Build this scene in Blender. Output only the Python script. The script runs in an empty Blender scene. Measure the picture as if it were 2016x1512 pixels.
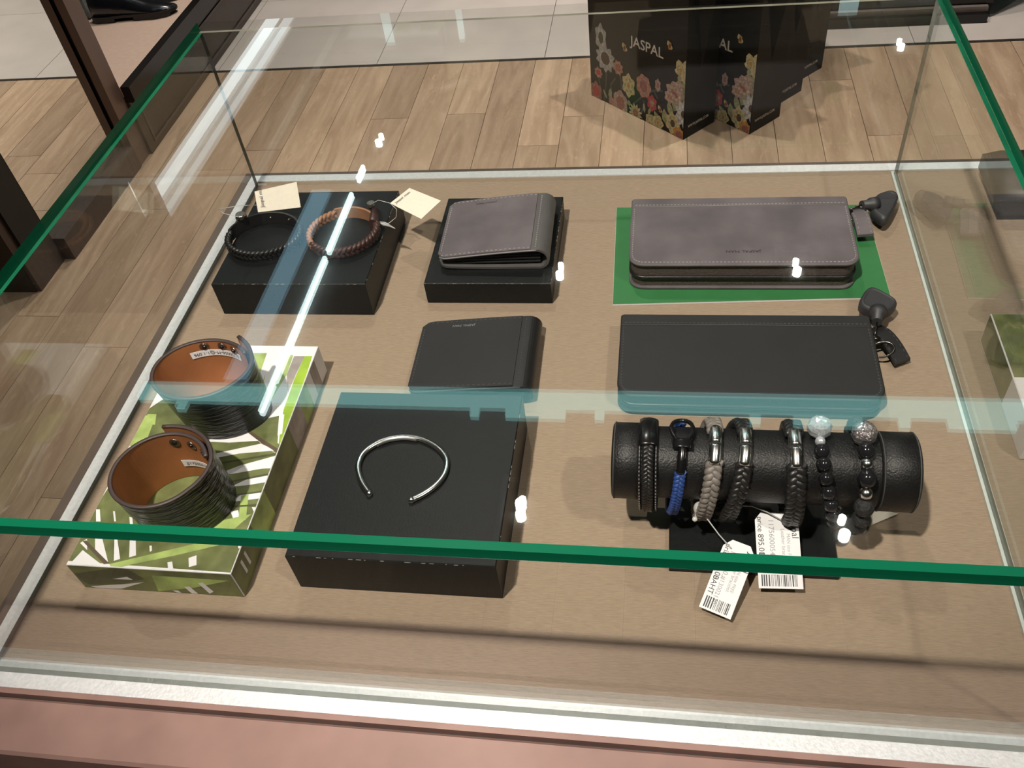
import bpy, math, random
import numpy as np
from mathutils import Vector, Matrix
random.seed(7)
# ------------------------------------------------------------------ camera
ZD = 0.92                      # height of the display deck above the shop floor
FL = -ZD                       # floor in deck coordinates
FPX = 1748.17
RC = np.array([[0.98693313, 0.12310054, -0.10396759],
               [0.01908268, -0.72999393, -0.68318717],
               [-0.15999642, 0.67227607, -0.72280428]])
CAM = np.array([0.43665, -0.78469, 0.52614])
S = bpy.context.scene
COL = S.collection
cd = bpy.data.cameras.new('camera'); cam = bpy.data.objects.new('camera', cd); COL.objects.link(cam)
cd.sensor_width = 36.0; cd.lens = FPX / 2016 * 36.0; cd.clip_start = 0.01; cd.clip_end = 50
m = Matrix.Identity(4)
for i in range(3):
    m[i][0] = RC[0][i]; m[i][1] = -RC[1][i]; m[i][2] = -RC[2][i]
m.translation = (CAM[0], CAM[1], CAM[2] + ZD)
cam.matrix_world = m
S.camera = cam
# ------------------------------------------------------------------ view, world
S.view_settings.view_transform = 'Standard'; S.view_settings.look = 'None'
S.view_settings.exposure = 0.0; S.view_settings.gamma = 1.0; S.view_settings.use_curve_mapping = False
S.cycles.max_bounces = 14; S.cycles.transparent_max_bounces = 40; S.cycles.glossy_bounces = 6
S.cycles.caustics_reflective = False; S.cycles.caustics_refractive = False
S.cycles.sample_clamp_indirect = 6.0
w = bpy.data.worlds.new('world'); S.world = w; w.use_nodes = True
w.node_tree.nodes['Background'].inputs[0].default_value = (0.9, 0.85, 0.8, 1)
w.node_tree.nodes['Background'].inputs[1].default_value = 0.0
# ------------------------------------------------------------------ lamps (ceiling 2.0 m over the deck)
ZC = 2.0
def spot(name, x, y, tx, ty, power, size=70, blend=.6, rad=.035, col=(1, .90, .80), z=ZC - .03, tz=0.0):
    l = bpy.data.lights.new(name, 'SPOT'); l.energy = power; l.color = col
    l.spot_size = math.radians(size); l.spot_blend = blend; l.shadow_soft_size = rad
    o = bpy.data.objects.new(name, l); COL.objects.link(o)
    o.location = (x, y, z + ZD)
    o.rotation_euler = (Vector((tx, ty, tz)) - Vector((x, y, z))).to_track_quat('-Z', 'Y').to_euler()
    return o
LAMPS = [(0.05, 0.72), (0.96, 0.70), (0.07, 1.815), (0.935, 1.835), (1.563, 3.5), (-0.03, -1.05), (1.35, -1.05), (-.862, 2.77)]
spot('downlight_leaf_box_side_offscreen', -.03, -1.05, .34, -.19, 240, 34, .8)         # throws the short shadows behind the boxes
spot('downlight_roll_side_offscreen', 1.35, -1.05, .42, -.22, 70, 40, .7)          # throws the thin shadows of the glass edges
spot('downlight_cove_offscreen', .05, .72, .05, .75, 44, 100, rad=.016, tz=FL)
spot('downlight_cove_far_offscreen', .96, .70, 1.05, .75, 30, 60, tz=FL)
spot('downlight_bags_offscreen', .07, 1.815, .1, 1.75, 115, 80, tz=FL)
spot('downlight_cabinet_offscreen', .935, 1.835, .95, 1.5, 165, 80, tz=FL)
spot('downlight_tube_end_offscreen', -.862, 2.77, -1.2, 2.3, 130, 90, tz=FL)
# ------------------------------------------------------------------ pixel helpers (a pixel is only a direction; the plane it meets gives the distance)
def ray(u, v): return RC.T @ np.array([(u - 1008) / FPX, (v - 756) / FPX, 1])
def P(u, v, z=0.0):
    d = ray(u, v); return Vector(CAM + d * (z - CAM[2]) / d[2])
def PP(u, v, o, n):
    d = ray(u, v); o = np.array(o); n = np.array(n); return Vector(CAM + d * (((o - CAM) @ n) / (d @ n)))
# ------------------------------------------------------------------ materials
def newmat(name):
    mt = bpy.data.materials.new(name); mt.use_nodes = True; nt = mt.node_tree
    for n in list(nt.nodes): nt.nodes.remove(n)
    out = nt.nodes.new('ShaderNodeOutputMaterial')
    return mt, nt, out
def pm(name, col, rough=.5, metal=0., var=.12, scale=60., bump=0., bscale=300., stretch=(1, 1, 1), spec=.5, coat=0., col2=None, detail=3, rnd=0., sheen=0.):
    mt, nt, out = newmat(name); N = nt.nodes; L = nt.links
    b = N.new('ShaderNodeBsdfPrincipled'); L.new(b.outputs[0], out.inputs[0])
    b.inputs['Roughness'].default_value = rough; b.inputs['Metallic'].default_value = metal
    b.inputs['Specular IOR Level'].default_value = spec; b.inputs['Coat Weight'].default_value = coat
    if sheen: b.inputs['Sheen Weight'].default_value = sheen
    tc = N.new('ShaderNodeTexCoord'); mp = N.new('ShaderNodeMapping'); mp.inputs['Scale'].default_value = stretch
    L.new(tc.outputs['Object'], mp.inputs[0])
    vec = mp.outputs[0]
    if rnd:
        oi = N.new('ShaderNodeObjectInfo'); ad = N.new('ShaderNodeVectorMath'); ad.operation = 'ADD'
        mu = N.new('ShaderNodeMath'); mu.operation = 'MULTIPLY'; mu.inputs[1].default_value = 37.0
        L.new(oi.outputs['Random'], mu.inputs[0]); L.new(vec, ad.inputs[0]); L.new(mu.outputs[0], ad.inputs[1]); vec = ad.outputs[0]
    nz = N.new('ShaderNodeTexNoise'); nz.inputs['Scale'].default_value = scale; nz.inputs['Detail'].default_value = detail
    L.new(vec, nz.inputs['Vector'])
    rp = N.new('ShaderNodeValToRGB'); L.new(nz.outputs[0], rp.inputs[0])
    c2 = col2 or tuple(c * (1 + var) for c in col); c1 = tuple(c * (1 - var) for c in col)
    rp.color_ramp.elements[0].position = .3; rp.color_ramp.elements[1].position = .7
    rp.color_ramp.elements[0].color = (*c1, 1); rp.color_ramp.elements[1].color = (*c2, 1)
    cout = rp.outputs[0]
    if rnd:
        hs = N.new('ShaderNodeHueSaturation'); L.new(cout, hs.inputs['Color'])
        mr = N.new('ShaderNodeMapRange'); mr.inputs[3].default_value = 1 - rnd; mr.inputs[4].default_value = 1 + rnd
        L.new(oi.outputs['Random'], mr.inputs[0]); L.new(mr.outputs[0], hs.inputs['Value']); cout = hs.outputs[0]
    L.new(cout, b.inputs['Base Color'])
    if bump:
        n2 = N.new('ShaderNodeTexNoise'); n2.inputs['Scale'].default_value = bscale; n2.inputs['Detail'].default_value = 2
        L.new(mp.outputs[0], n2.inputs['Vector'])
        bp = N.new('ShaderNodeBump'); bp.inputs['Strength'].default_value = bump; bp.inputs['Distance'].default_value = .002
        L.new(n2.outputs[0], bp.inputs['Height']); L.new(bp.outputs[0], b.inputs['Normal'])
    return mt
def emat(name, col, s):
    mt, nt, out = newmat(name); e = nt.nodes.new('ShaderNodeEmission'); e.inputs[0].default_value = (*col, 1); e.inputs[1].default_value = s
    nt.links.new(e.outputs[0], out.inputs[0]); return mt
def glassmat(name, tint=(.985, .992, .987), f0=.04):
    """Clear pane: lets light straight through and mirrors by Schlick's law, the same for every ray."""
    mt, nt, out = newmat(name); N = nt.nodes; L = nt.links
    g = N.new('ShaderNodeNewGeometry'); d = N.new('ShaderNodeVectorMath'); d.operation = 'DOT_PRODUCT'
    L.new(g.outputs['Incoming'], d.inputs[0]); L.new(g.outputs['Normal'], d.inputs[1])
    def mth(op, a, b=None, v=None):
        n = N.new('ShaderNodeMath'); n.operation = op; n.use_clamp = op in ('SUBTRACT',)
        if isinstance(a, float): n.inputs[0].default_value = a
        else: L.new(a, n.inputs[0])
        if b is not None: L.new(b, n.inputs[1])
        if v is not None: n.inputs[1].default_value = v
        return n.outputs[0]
    ab = mth('ABSOLUTE', d.outputs['Value']); om = mth('SUBTRACT', 1.0, ab); pw = mth('POWER', om, v=5.0)
    sc = mth('MULTIPLY', pw, v=1 - f0); f = mth('ADD', sc, v=f0)
    t = N.new('ShaderNodeBsdfTransparent'); t.inputs[0].default_value = (*tint, 1)
    gl = N.new('ShaderNodeBsdfGlossy'); gl.inputs['Roughness'].default_value = 0.0; gl.inputs['Color'].default_value = (.93, 1, .99, 1)
    mx = N.new('ShaderNodeMixShader'); L.new(f, mx.inputs[0]); L.new(t.outputs[0], mx.inputs[1]); L.new(gl.outputs[0], mx.inputs[2])
    L.new(mx.outputs[0], out.inputs[0]); return mt
def edgemat(name, col):
    """Cut edge of float glass: one green, translucent and polished, whichever side it is seen from."""
    mt, nt, out = newmat(name); N = nt.nodes; L = nt.links
    di = N.new('ShaderNodeBsdfDiffuse'); tr = N.new('ShaderNodeBsdfTranslucent'); gl = N.new('ShaderNodeBsdfGlossy')
    di.inputs[0].default_value = (*col, 1); tr.inputs[0].default_value = (*col, 1); gl.inputs['Roughness'].default_value = .12
    m1 = N.new('ShaderNodeMixShader'); m1.inputs[0].default_value = .5; L.new(di.outputs[0], m1.inputs[1]); L.new(tr.outputs[0], m1.inputs[2])
    mx = N.new('ShaderNodeMixShader'); mx.inputs[0].default_value = .05; L.new(m1.outputs[0], mx.inputs[1]); L.new(gl.outputs[0], mx.inputs[2])
    L.new(mx.outputs[0], out.inputs[0]); return mt
def woodmat(name, ca, cb, rnd=.16):
    mt, nt, out = newmat(name); N = nt.nodes; L = nt.links
    b = N.new('ShaderNodeBsdfPrincipled'); L.new(b.outputs[0], out.inputs[0]); b.inputs['Roughness'].default_value = .42; b.inputs['Specular IOR Level'].default_value = .35
    g = N.new('ShaderNodeNewGeometry'); oi = N.new('ShaderNodeObjectInfo')
    mu = N.new('ShaderNodeMath'); mu.operation = 'MULTIPLY'; mu.inputs[1].default_value = 53.0; L.new(oi.outputs['Random'], mu.inputs[0])
    ad = N.new('ShaderNodeVectorMath'); L.new(g.outputs['Position'], ad.inputs[0]); L.new(mu.outputs[0], ad.inputs[1])
    mp = N.new('ShaderNodeMapping'); mp.inputs['Scale'].default_value = (9, 1.1, 9); L.new(ad.outputs[0], mp.inputs[0])
    n1 = N.new('ShaderNodeTexNoise'); n1.inputs['Scale'].default_value = 2.2; n1.inputs['Detail'].default_value = 6; n1.inputs['Distortion'].default_value = 1.6; L.new(mp.outputs[0], n1.inputs['Vector'])
    rp = N.new('ShaderNodeValToRGB'); rp.color_ramp.elements[0].position = .3; rp.color_ramp.elements[1].position = .72
    rp.color_ramp.elements[0].color = (*ca, 1); rp.color_ramp.elements[1].color = (*cb, 1); L.new(n1.outputs[0], rp.inputs[0])
    # figured flecks of oak
    mp2 = N.new('ShaderNodeMapping'); mp2.inputs['Scale'].default_value = (26, 7, 20); L.new(ad.outputs[0], mp2.inputs[0])
    n2 = N.new('ShaderNodeTexNoise'); n2.inputs['Scale'].default_value = 2.0; n2.inputs['Detail'].default_value = 3; n2.inputs['Distortion'].default_value = 2.5; L.new(mp2.outputs[0], n2.inputs['Vector'])
    r2 = N.new('ShaderNodeValToRGB'); r2.color_ramp.elements[0].position = .55; r2.color_ramp.elements[1].position = .75
    r2.color_ramp.elements[0].color = (0, 0, 0, 1); r2.color_ramp.elements[1].color = (.35, .35, .35, 1); L.new(n2.outputs[0], r2.inputs[0])
    mx = N.new('ShaderNodeMix'); mx.data_type = 'RGBA'; L.new(r2.outputs[0], mx.inputs[0]); L.new(rp.outputs[0], mx.inputs[6]); mx.inputs[7].default_value = (*[min(1, c * 1.35) for c in cb], 1)
    hs = N.new('ShaderNodeHueSaturation'); L.new(mx.outputs[2], hs.inputs['Color'])
    mr = N.new('ShaderNodeMapRange'); mr.inputs[3].default_value = 1 - rnd; mr.inputs[4].default_value = 1 + rnd; L.new(oi.outputs['Random'], mr.inputs[0]); L.new(mr.outputs[0], hs.inputs['Value'])
    L.new(hs.outputs[0], b.inputs['Base Color'])
    bp = N.new('ShaderNodeBump'); bp.inputs['Strength'].default_value = .15; bp.inputs['Distance'].default_value = .002; L.new(n1.outputs[0], bp.inputs['Height']); L.new(bp.outputs[0], b.inputs['Normal'])
    return mt
M = dict(
    wood=woodmat('oak_floor', (.345, .235, .155), (.51, .375, .262)),
    joint=pm('floor_joint', (.03, .022, .016), .8),
    tile=pm('stone_tile', (.56, .51, .475), .4, var=.05, scale=5, rnd=.02),
    threshold=pm('threshold_metal', (.07, .06, .05), .4, .6),
    ceil=pm('ceiling_paint', (.10, .10, .10), .8, var=.05),
    wall=pm('wall_paint', (.12, .10, .085), .8, var=.06),
    deck=pm('deck_fabric', (.295, .222, .155), .85, var=.15, scale=16, bump=.2, bscale=30, stretch=(10, 110, 110), detail=6),
    alu=pm('brushed_aluminium', (.84, .86, .88), .38, .45, var=.08, scale=400, bump=.12, bscale=500),
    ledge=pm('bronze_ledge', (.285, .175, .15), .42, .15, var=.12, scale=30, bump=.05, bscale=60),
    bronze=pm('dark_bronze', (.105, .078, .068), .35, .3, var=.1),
    black_gap=pm('black_rubber', (.008, .008, .008), .6),
    glass=glassmat('clear_glass'),
    edge=edgemat('glass_edge', (.006, .22, .11)),
    edgetop=pm('glass_rim', (.010, .115, .095), .3, var=.25, scale=25),
    edgeside=pm('glass_side_rim', (.010, .15, .075), .3, var=.3, scale=25),
    stripwhite=pm('pale_strip', (.52, .57, .53), .45, var=.06),
    blackbox=pm('black_card', (.0062, .0072, .0076), .45, var=.2, scale=300, bump=.08, bscale=900, spec=.28),
    boxedge=pm('worn_card_edge', (.16, .16, .15), .7, var=.5, scale=900),
    greyleather=pm('grey_leather', (.112, .098, .106), .6, var=.16, scale=28, bump=.12, bscale=1200, col2=(.145, .126, .136), spec=.3),
    greyspine=pm('grey_leather_smooth', (.092, .088, .086), .45, var=.08, scale=40),
    greyedge=pm('painted_leather_edge', (.19, .18, .185), .5, var=.05),
    blackleather=pm('black_leather', (.012, .0115, .012), .42, var=.15, scale=60, bump=.1, bscale=1500),
    blacksoft=pm('black_leather_panel', (.0135, .0134, .0142), .58, var=.12, scale=40, bump=.08, bscale=1500),
    lining=pm('dark_lining', (.012, .011, .010), .7),
    ziptape=pm('brown_zip_tape', (.075, .06, .053), .75, var=.2, scale=500, bump=.3, bscale=700),
    zipblack=pm('black_zip_tape', (.011, .011, .011), .7, var=.2, scale=500, bump=.3, bscale=700),
    teeth=pm('zip_teeth', (.022, .020, .019), .35, .5, var=.5, scale=900),
    stitch=pm('pale_thread', (.26, .245, .24), .8),
    stitchdark=pm('dark_thread', (.05, .05, .05), .7),
    deboss=pm('debossed_ink', (.018, .016, .017), .6),
    silverprint=pm('silver_print', (.35, .35, .34), .35, .6),
    tagplastic=pm('security_plastic', (.034, .034, .038), .5, var=.08),
    gunmetal=pm('gunmetal', (.10, .095, .09), .22, .95),
    chrome=pm('polished_silver', (.92, .92, .90), .2, 1.0, var=.02),
    green=pm('green_card', (.030, .165, .050), .55, var=.05),
    paperwhite=pm('white_paper', (.80, .79, .80), .6, var=.02),
    cream=pm('cream_card', (.80, .74, .62), .7, var=.03, scale=300),
    ink=pm('black_ink', (.03, .03, .035), .6),
    inkgrey=pm('grey_ink', (.33, .33, .36), .6),
    nylon=pm('clear_nylon', (.55, .55, .53), .25),
    cuffblack=pm('creased_black_leather', (.009, .0075, .0075), .27, var=.3, scale=40, bump=.7, bscale=75, stretch=(1, 1, 5), spec=.35),
    cufftan=pm('tan_lining', (.36, .135, .045), .65, var=.18, scale=30),
    cuffrim=pm('cuff_rim', (.052, .034, .032), .5),
    snap=pm('snap_metal', (.33, .30, .26), .25, .95),
    rollleather=pm('grained_black_leather', (.0075, .0073, .0077), .45, var=.2, scale=90, bump=.22, bscale=800, spec=.38),
    cordblack=pm('black_cord', (.013, .0125, .0125), .38, var=.2, scale=300),
    cordgrey=pm('grey_cord', (.185, .165, .145), .5, var=.2, scale=300),
    cordblue=pm('blue_cord', (.02, .06, .24), .5, var=.25, scale=300),
    brownleather=pm('brown_leather', (.045, .018, .015), .45, var=.3, scale=60),
    tanleather=pm('tan_leather', (.33, .155, .07), .55, var=.2, scale=80),
    bead=pm('polished_black_stone', (.012, .012, .014), .12, var=.3, scale=60),
    lava=pm('lava_stone', (.012, .012, .012), .7, var=.3, scale=200, bump=.8, bscale=400),
    crystal=pm('crystal_facet', (.75, .78, .82), .06, .6, var=.25, scale=900),
    pavesilver=pm('studded_silver', (.62, .58, .60), .12, .9, var=.35, scale=700, bump=.8, bscale=700),
    orange=pm('orange_bead', (.35, .075, .015), .3),
    bagblack=pm('bag_paper', (.0050, .0048, .0045), .38, var=.15, scale=20, bump=.05, bscale=12, spec=.22),
    bagin=pm('bag_inside', (.012, .012, .012), .6),
    white=pm('white_ink', (.86, .85, .83), .6),
    darkwood=pm('dark_fixture_wood', (.042, .026, .020), .3, var=.22, scale=18, stretch=(1, 1, .15), spec=.5),
    post=pm('bronze_post', (.15, .098, .078), .32, .25, var=.12, scale=10, stretch=(1, 1, .1)),
    blackpaint=pm('black_gloss', (.006, .0055, .006), .22, var=.1),
    shelf=pm('beige_shelf', (.55, .41, .33), .6, var=.04),
    felt=pm('grey_fabric', (.17, .19, .195), .9, var=.25, scale=120, bump=.3, bscale=400),
    shoe=pm('black_shoe_leather', (.008, .009, .012), .2, var=.15, scale=40, coat=.3),
    sole=pm('black_rubber_sole', (.008, .008, .009), .5),
    kick=pm('grey_kick_strip', (.22, .19, .17), .4, .3),
    cyan=emat('cove_light', (.45, .95, .93), 2.9),
    bluecove=emat('blue_cove_light', (.46, .76, .95), 1.9),
    tube=emat('tube_light', (.86, 1.0, 1.0), 16.0),
    lamp=emat('lamp_disc', (1.0, .93, .82), 60.0),
    header=emat('header_light', (.93, .98, 1.0), 3.4),
    header2=emat('header_light_dim', (.93, .98, 1.0), 2.0),
    column=emat('column_light', (.75, 1.0, 1.0), 1.1),
    reflector=pm('white_reflector', (.6, .7, .75), .4),
    mirror=pm('silvered_mirror', (.86, .88, .86), .0, 1.0, var=.0),
    vedge=pm('glass_corner', (.085, .09, .07), .3, var=.2),
    backrim=pm('glass_back_rim', (.25, .24, .19), .35, var=.3, scale=30),
    housing=pm('lamp_housing', (.2, .2, .2), .5),
    palm_olive=pm('olive_leaf_ink', (.145, .165, .058), .5, var=.35, scale=60, stretch=(1, 1, 1)),
    palm_bright=pm('lime_leaf_ink', (.30, .46, .035), .5, var=.3, scale=50),
    palm_light=pm('fresh_leaf_ink', (.36, .47, .14), .5, var=.35, scale=50),
    palm_dark=pm('deep_olive_ink', (.075, .08, .035), .5, var=.3, scale=60),
    palm_brown=pm('stalk_ink', (.10, .072, .045), .5),
    palm_soft=pm('taupe_ink', (.34, .30, .28), .5, var=.3, scale=60),
)
def flat(c, name): M[name] = pm(name, tuple(min(.8, k * 1.25) for k in c), .55, var=.3, scale=130)
flat((.55, .50, .30), 'fl_cream'); flat((.42, .22, .17), 'fl_peach'); flat((.40, .30, .30), 'fl_pink'); flat((.45, .04, .05), 'fl_red')
flat((.38, .40, .42), 'fl_grey'); flat((.50, .26, .06), 'fl_orange'); flat((.30, .34, .20), 'fl_leaf'); flat((.055, .075, .05), 'fl_stem'); flat((.08, .05, .03), 'fl_eye')
flat((.30, .12, .10), 'fl_rose'); flat((.45, .50, .58), 'fl_blue')
# ------------------------------------------------------------------ mesh helpers
ORG = {}
class MB:
    def __init__(s): s.v = []; s.f = []; s.mi = []; s.sm = []
    def add(s, vs, fs, mi=0, smooth=False):
        b = len(s.v); s.v += [Vector(x) for x in vs]
        for f in fs: s.f.append([b + i for i in f]); s.mi.append(mi); s.sm.append(smooth)
        return s
    def box(s, x0, x1, y0, y1, z0, z1, mi=0):
        return s.add([(x, y, z) for z in (z0, z1) for y in (y0, y1) for x in (x0, x1)],
                     [(0, 2, 3, 1), (4, 5, 7, 6), (0, 1, 5, 4), (2, 6, 7, 3), (0, 4, 6, 2), (1, 3, 7, 5)], mi)
    def hexa(s, lo, hi, mi=0):
        """prism between two quads given counter-clockwise from above"""
        n = len(lo)
        return s.add(list(lo) + list(hi), [tuple(range(n))[::-1], tuple(range(n, 2 * n))] + [(i, (i + 1) % n, n + (i + 1) % n, n + i) for i in range(n)], mi)
    def bbox(s, x0, x1, y0, y1, z0, z1, c=.0015, mi=0, rot=0.0, smooth=False):
        """box with chamfered edges"""
        cx, cy = (x0 + x1) / 2, (y0 + y1) / 2
        def ring(k, z): return [(x0 + k, y0 + k, z), (x1 - k, y0 + k, z), (x1 - k, y1 - k, z), (x0 + k, y1 - k, z)]
        rings = [ring(c, z0), ring(0, z0 + c), ring(0, z1 - c), ring(c, z1)]
        vs = [p for r in rings for p in r]
        if rot:
            ca, sa = math.cos(rot), math.sin(rot); vs = [(cx + (x - cx) * ca - (y - cy) * sa, cy + (x - cx) * sa + (y - cy) * ca, z) for x, y, z in vs]
        fs = [(3, 2, 1, 0), (12, 13, 14, 15)]
        for r in range(3):
            for i in range(4): a = r * 4 + i; b = r * 4 + (i + 1) % 4; fs.append((a, b, b + 4, a + 4))
        return s.add(vs, fs, mi, smooth)
    def rings(s, rings, mi=0, caps=True, smooth=True, closed=False):
        n = len(rings[0]); vs = [p for r in rings for p in r]; fs = []; R = len(rings)
        for r in range(R if closed else R - 1):
            r2 = (r + 1) % R
            for i in range(n): fs.append((r * n + i, r * n + (i + 1) % n, r2 * n + (i + 1) % n, r2 * n + i))
        s.add(vs, fs, mi, smooth)
        if caps and not closed:
            b = len(s.v) - len(vs)
            s.f.append([b + i for i in range(n)][::-1]); s.mi.append(mi); s.sm.append(False)
            s.f.append([b + (R - 1) * n + i for i in range(n)]); s.mi.append(mi); s.sm.append(False)
        return s
    def tube(s, pts, r, n=8, closed=False, mi=0, caps=True, flat=None, up=None):
        """round (or flat oval: r=(a,b)) tube along pts; r may be a list"""
        pts = [Vector(p) for p in pts]; k = len(pts); rings = []; prev = None
        for i, p in enumerate(pts):
            a = pts[(i - 1) % k] if (closed or i > 0) else p; b = pts[(i + 1) % k] if (closed or i < k - 1) else p
            t = (b - a).normalized()
            if up is not None: nrm = Vector(up[i]) if isinstance(up, list) else Vector(up)
            elif prev is None:
                nrm = Vector((0, 0, 1)) if abs(t.z) < .9 else Vector((1, 0, 0))
            else: nrm = prev
            nrm = (nrm - t * nrm.dot(t)).normalized(); prev = nrm; bn = t.cross(nrm)
            rr = r[i] if isinstance(r, list) else r
            ra, rb = rr if isinstance(rr, tuple) else (rr, rr)
            rings.append([p + nrm * (ra * math.cos(2 * math.pi * j / n)) + bn * (rb * math.sin(2 * math.pi * j / n)) for j in range(n)])
        return s.rings(rings, mi, caps, True, closed)
    def sphere(s, c, r, n=14, m=9, mi=0, sc=(1, 1, 1), rot=None, smooth=True):
        c = Vector(c); vs = []; fs = []
        for a in range(m + 1):
            th = math.pi * a / m
            for b in range(n):
                ph = 2 * math.pi * b / n; p = Vector((math.sin(th) * math.cos(ph) * sc[0], math.sin(th) * math.sin(ph) * sc[1], math.cos(th) * sc[2])) * r
                if rot: p = rot @ p
                vs.append(c + p)
        for a in range(m):
            for b in range(n): fs.append((a * n + b, (a + 1) * n + b, (a + 1) * n + (b + 1) % n, a * n + (b + 1) % n))
        return s.add(vs, fs, mi, smooth)
    def cyl(s, a, b, r0, r1=None, n=20, mi=0):
        return s.tube([a, b], [r0, r1 if r1 is not None else r0], n, mi=mi)
    def poly(s, pts, mi=0): return s.add(pts, [tuple(range(len(pts)))], mi)
    def build(s, name, mats, parent=None, origin=None, kind=None, fix=False):
        me = bpy.data.meshes.new(name)
        if origin is None:
            if parent is not None: origin = ORG[parent.name]
            else:
                xs = np.array([tuple(p) for p in s.v]); origin = Vector(((xs[:, 0].min() + xs[:, 0].max()) / 2, (xs[:, 1].min() + xs[:, 1].max()) / 2, xs[:, 2].min()))
        origin = Vector(origin)
        me.from_pydata([tuple(p - origin) for p in s.v], [], s.f)
        for mt in (mats if isinstance(mats, (list, tuple)) else [mats]): me.materials.append(M[mt])
        me.polygons.foreach_set('material_index', s.mi); me.polygons.foreach_set('use_smooth', s.sm); me.update()
        if fix:
            import bmesh
            b = bmesh.new(); b.from_mesh(me); bmesh.ops.recalc_face_normals(b, faces=b.faces); b.to_mesh(me); b.free()
        o = bpy.data.objects.new(name, me); COL.objects.link(o); ORG[o.name] = origin
        if parent is not None: o.parent = parent
        else: o.location = origin + Vector((0, 0, ZD))
        if kind: o['kind'] = kind
        return o
def thing(name, label, cat, loc, group=None, kind=None):
    o = bpy.data.objects.new(name, None); COL.objects.link(o); o.empty_display_size = .02
    o.location = Vector(loc) + Vector((0, 0, ZD)); ORG[o.name] = Vector(loc)
    if label: o['label'] = label
    if cat: o['category'] = cat
    if group: o['group'] = group
    if kind: o['kind'] = kind
    return o
def tag(o, label, cat, group=None):
    o['label'] = label; o['category'] = cat
    if group: o['group'] = group
    return o
def copy_tree(o, parent=None, off=None):
    c = o.copy(); COL.objects.link(c); c.parent = parent
    if off is not None: c.location = o.location + Vector(off)
    for ch in list(o.children): copy_tree(ch, c)
    return c
def rrect(x0, x1, y0, y1, radii, z, seg=6):
    """rounded rectangle, radii = (front-left, front-right, back-right, back-left)"""
    pts = []
    for (cx, cy, a0, r) in ((x0, y0, 180, radii[0]), (x1, y0, 270, radii[1]), (x1, y1, 0, radii[2]), (x0, y1, 90, radii[3])):
        ox = cx + (r if cx == x0 else -r); oy = cy + (r if cy == y0 else -r)
        for k in range(seg + 1):
            a = math.radians(a0 + 90 * k / seg); pts.append(Vector((ox + r * math.cos(a), oy + r * math.sin(a), z)))
    return pts
def slab(mb, x0, x1, y0, y1, radii, z0, z1, ed=.0008, mi=0, rise=None):
    rr = tuple(max(r, ed * 1.5) for r in radii)
    def rg(k, z): return [Vector((p.x, p.y, p.z + (rise(p.x, p.y) if rise else 0))) for p in rrect(x0 + k, x1 - k, y0 + k, y1 - k, tuple(max(r - k, .0003) for r in rr), z)]
    return mb.rings([rg(ed, z0), rg(0, z0 + ed), rg(0, z1 - ed), rg(ed, z1)], mi, True, False)
def text_mesh(mb, body, size, xf, mi=0, extrude=0.0, bold=0.0):
    cu = bpy.data.curves.new('lettering', 'FONT'); cu.body = body; cu.size = size; cu.align_x = 'CENTER'; cu.align_y = 'CENTER'; cu.resolution_u = 3; cu.offset = bold
    o = bpy.data.objects.new('lettering', cu); COL.objects.link(o)
    dg = bpy.context.evaluated_depsgraph_get(); dg.update(); me = bpy.data.meshes.new_from_object(o.evaluated_get(dg))
    mb.add([xf(v.co.x, v.co.y) for v in me.vertices], [tuple(p.vertices) for p in me.polygons], mi)
    bpy.data.objects.remove(o); bpy.data.curves.remove(cu); bpy.data.meshes.remove(me)
def frame(o, ux, uy):
    o = Vector(o); ux = Vector(ux).normalized(); uy = Vector(uy); uy = (uy - ux * uy.dot(ux)).normalized()
    return lambda a, b, h=0.0: o + ux * a + uy * b + ux.cross(uy) * h
def dashes(mb, pts, step=.0032, ln=.0019, w=.0005, h=.0003, up=(0, 0, 1)):
    """row of stitches along a polyline"""
    pts = [Vector(p) for p in pts]; up = Vector(up)
    for a, b in zip(pts, pts[1:]):
        L = (b - a).length; n = max(1, int(L / step)); d = (b - a) / L; s = d.cross(up).normalized() * w
        for k in range(n):
            p = a + d * ((k + .5) * L / n - ln / 2); q = p + d * ln
            mb.add([p - s, q - s, q + s, p + s, p - s * .6 + up * h, q - s * .6 + up * h, q + s * .6 + up * h, p + s * .6 + up * h],
                   [(0, 1, 2, 3)[::-1], (4, 5, 6, 7), (0, 1, 5, 4), (1, 2, 6, 5), (2, 3, 7, 6), (3, 0, 4, 7)])
    return mb
def braid(mb, path, norms, width, thick, r, period, strands=3, closed=False, n=6, mi=0):
    """flat plait following path; norms = outward direction per point"""
    path = [Vector(p) for p in path]; norms = [Vector(q).normalized() for q in norms]
    ds = [0]
    for a, b in zip(path, path[1:]): ds.append(ds[-1] + (b - a).length)
    L = ds[-1] + ((path[0] - path[-1]).length if closed else 0)
    cyc = max(2, round(L / period)); steps = cyc * 9
    def at(t):
        t = t % L if closed else min(max(t, 0), L - 1e-6)
        for i in range(len(path)):
            nx = ds[i + 1] if i + 1 < len(path) else L
            if t <= nx:
                k = (t - ds[i]) / max(nx - ds[i], 1e-9); j = (i + 1) % len(path)
                tn = (path[j] - path[i]).normalized()
                return path[i].lerp(path[j], k), norms[i].lerp(norms[j], k).normalized(), tn
        return path[-1], norms[-1], (path[-1] - path[-2]).normalized()
    for sdx in range(strands):
        pts = []
        for k in range(steps if closed else steps + 1):
            t = L * k / steps; p, nr, tn = at(t); ph = 2 * math.pi * (cyc * k / steps + sdx / strands); sd = tn.cross(nr).normalized()
            pts.append(p + sd * (width * math.sin(ph)) + nr * (thick * math.sin(2 * ph)))
        mb.tube(pts, r, n, closed=closed, mi=mi)
    return mb
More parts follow.
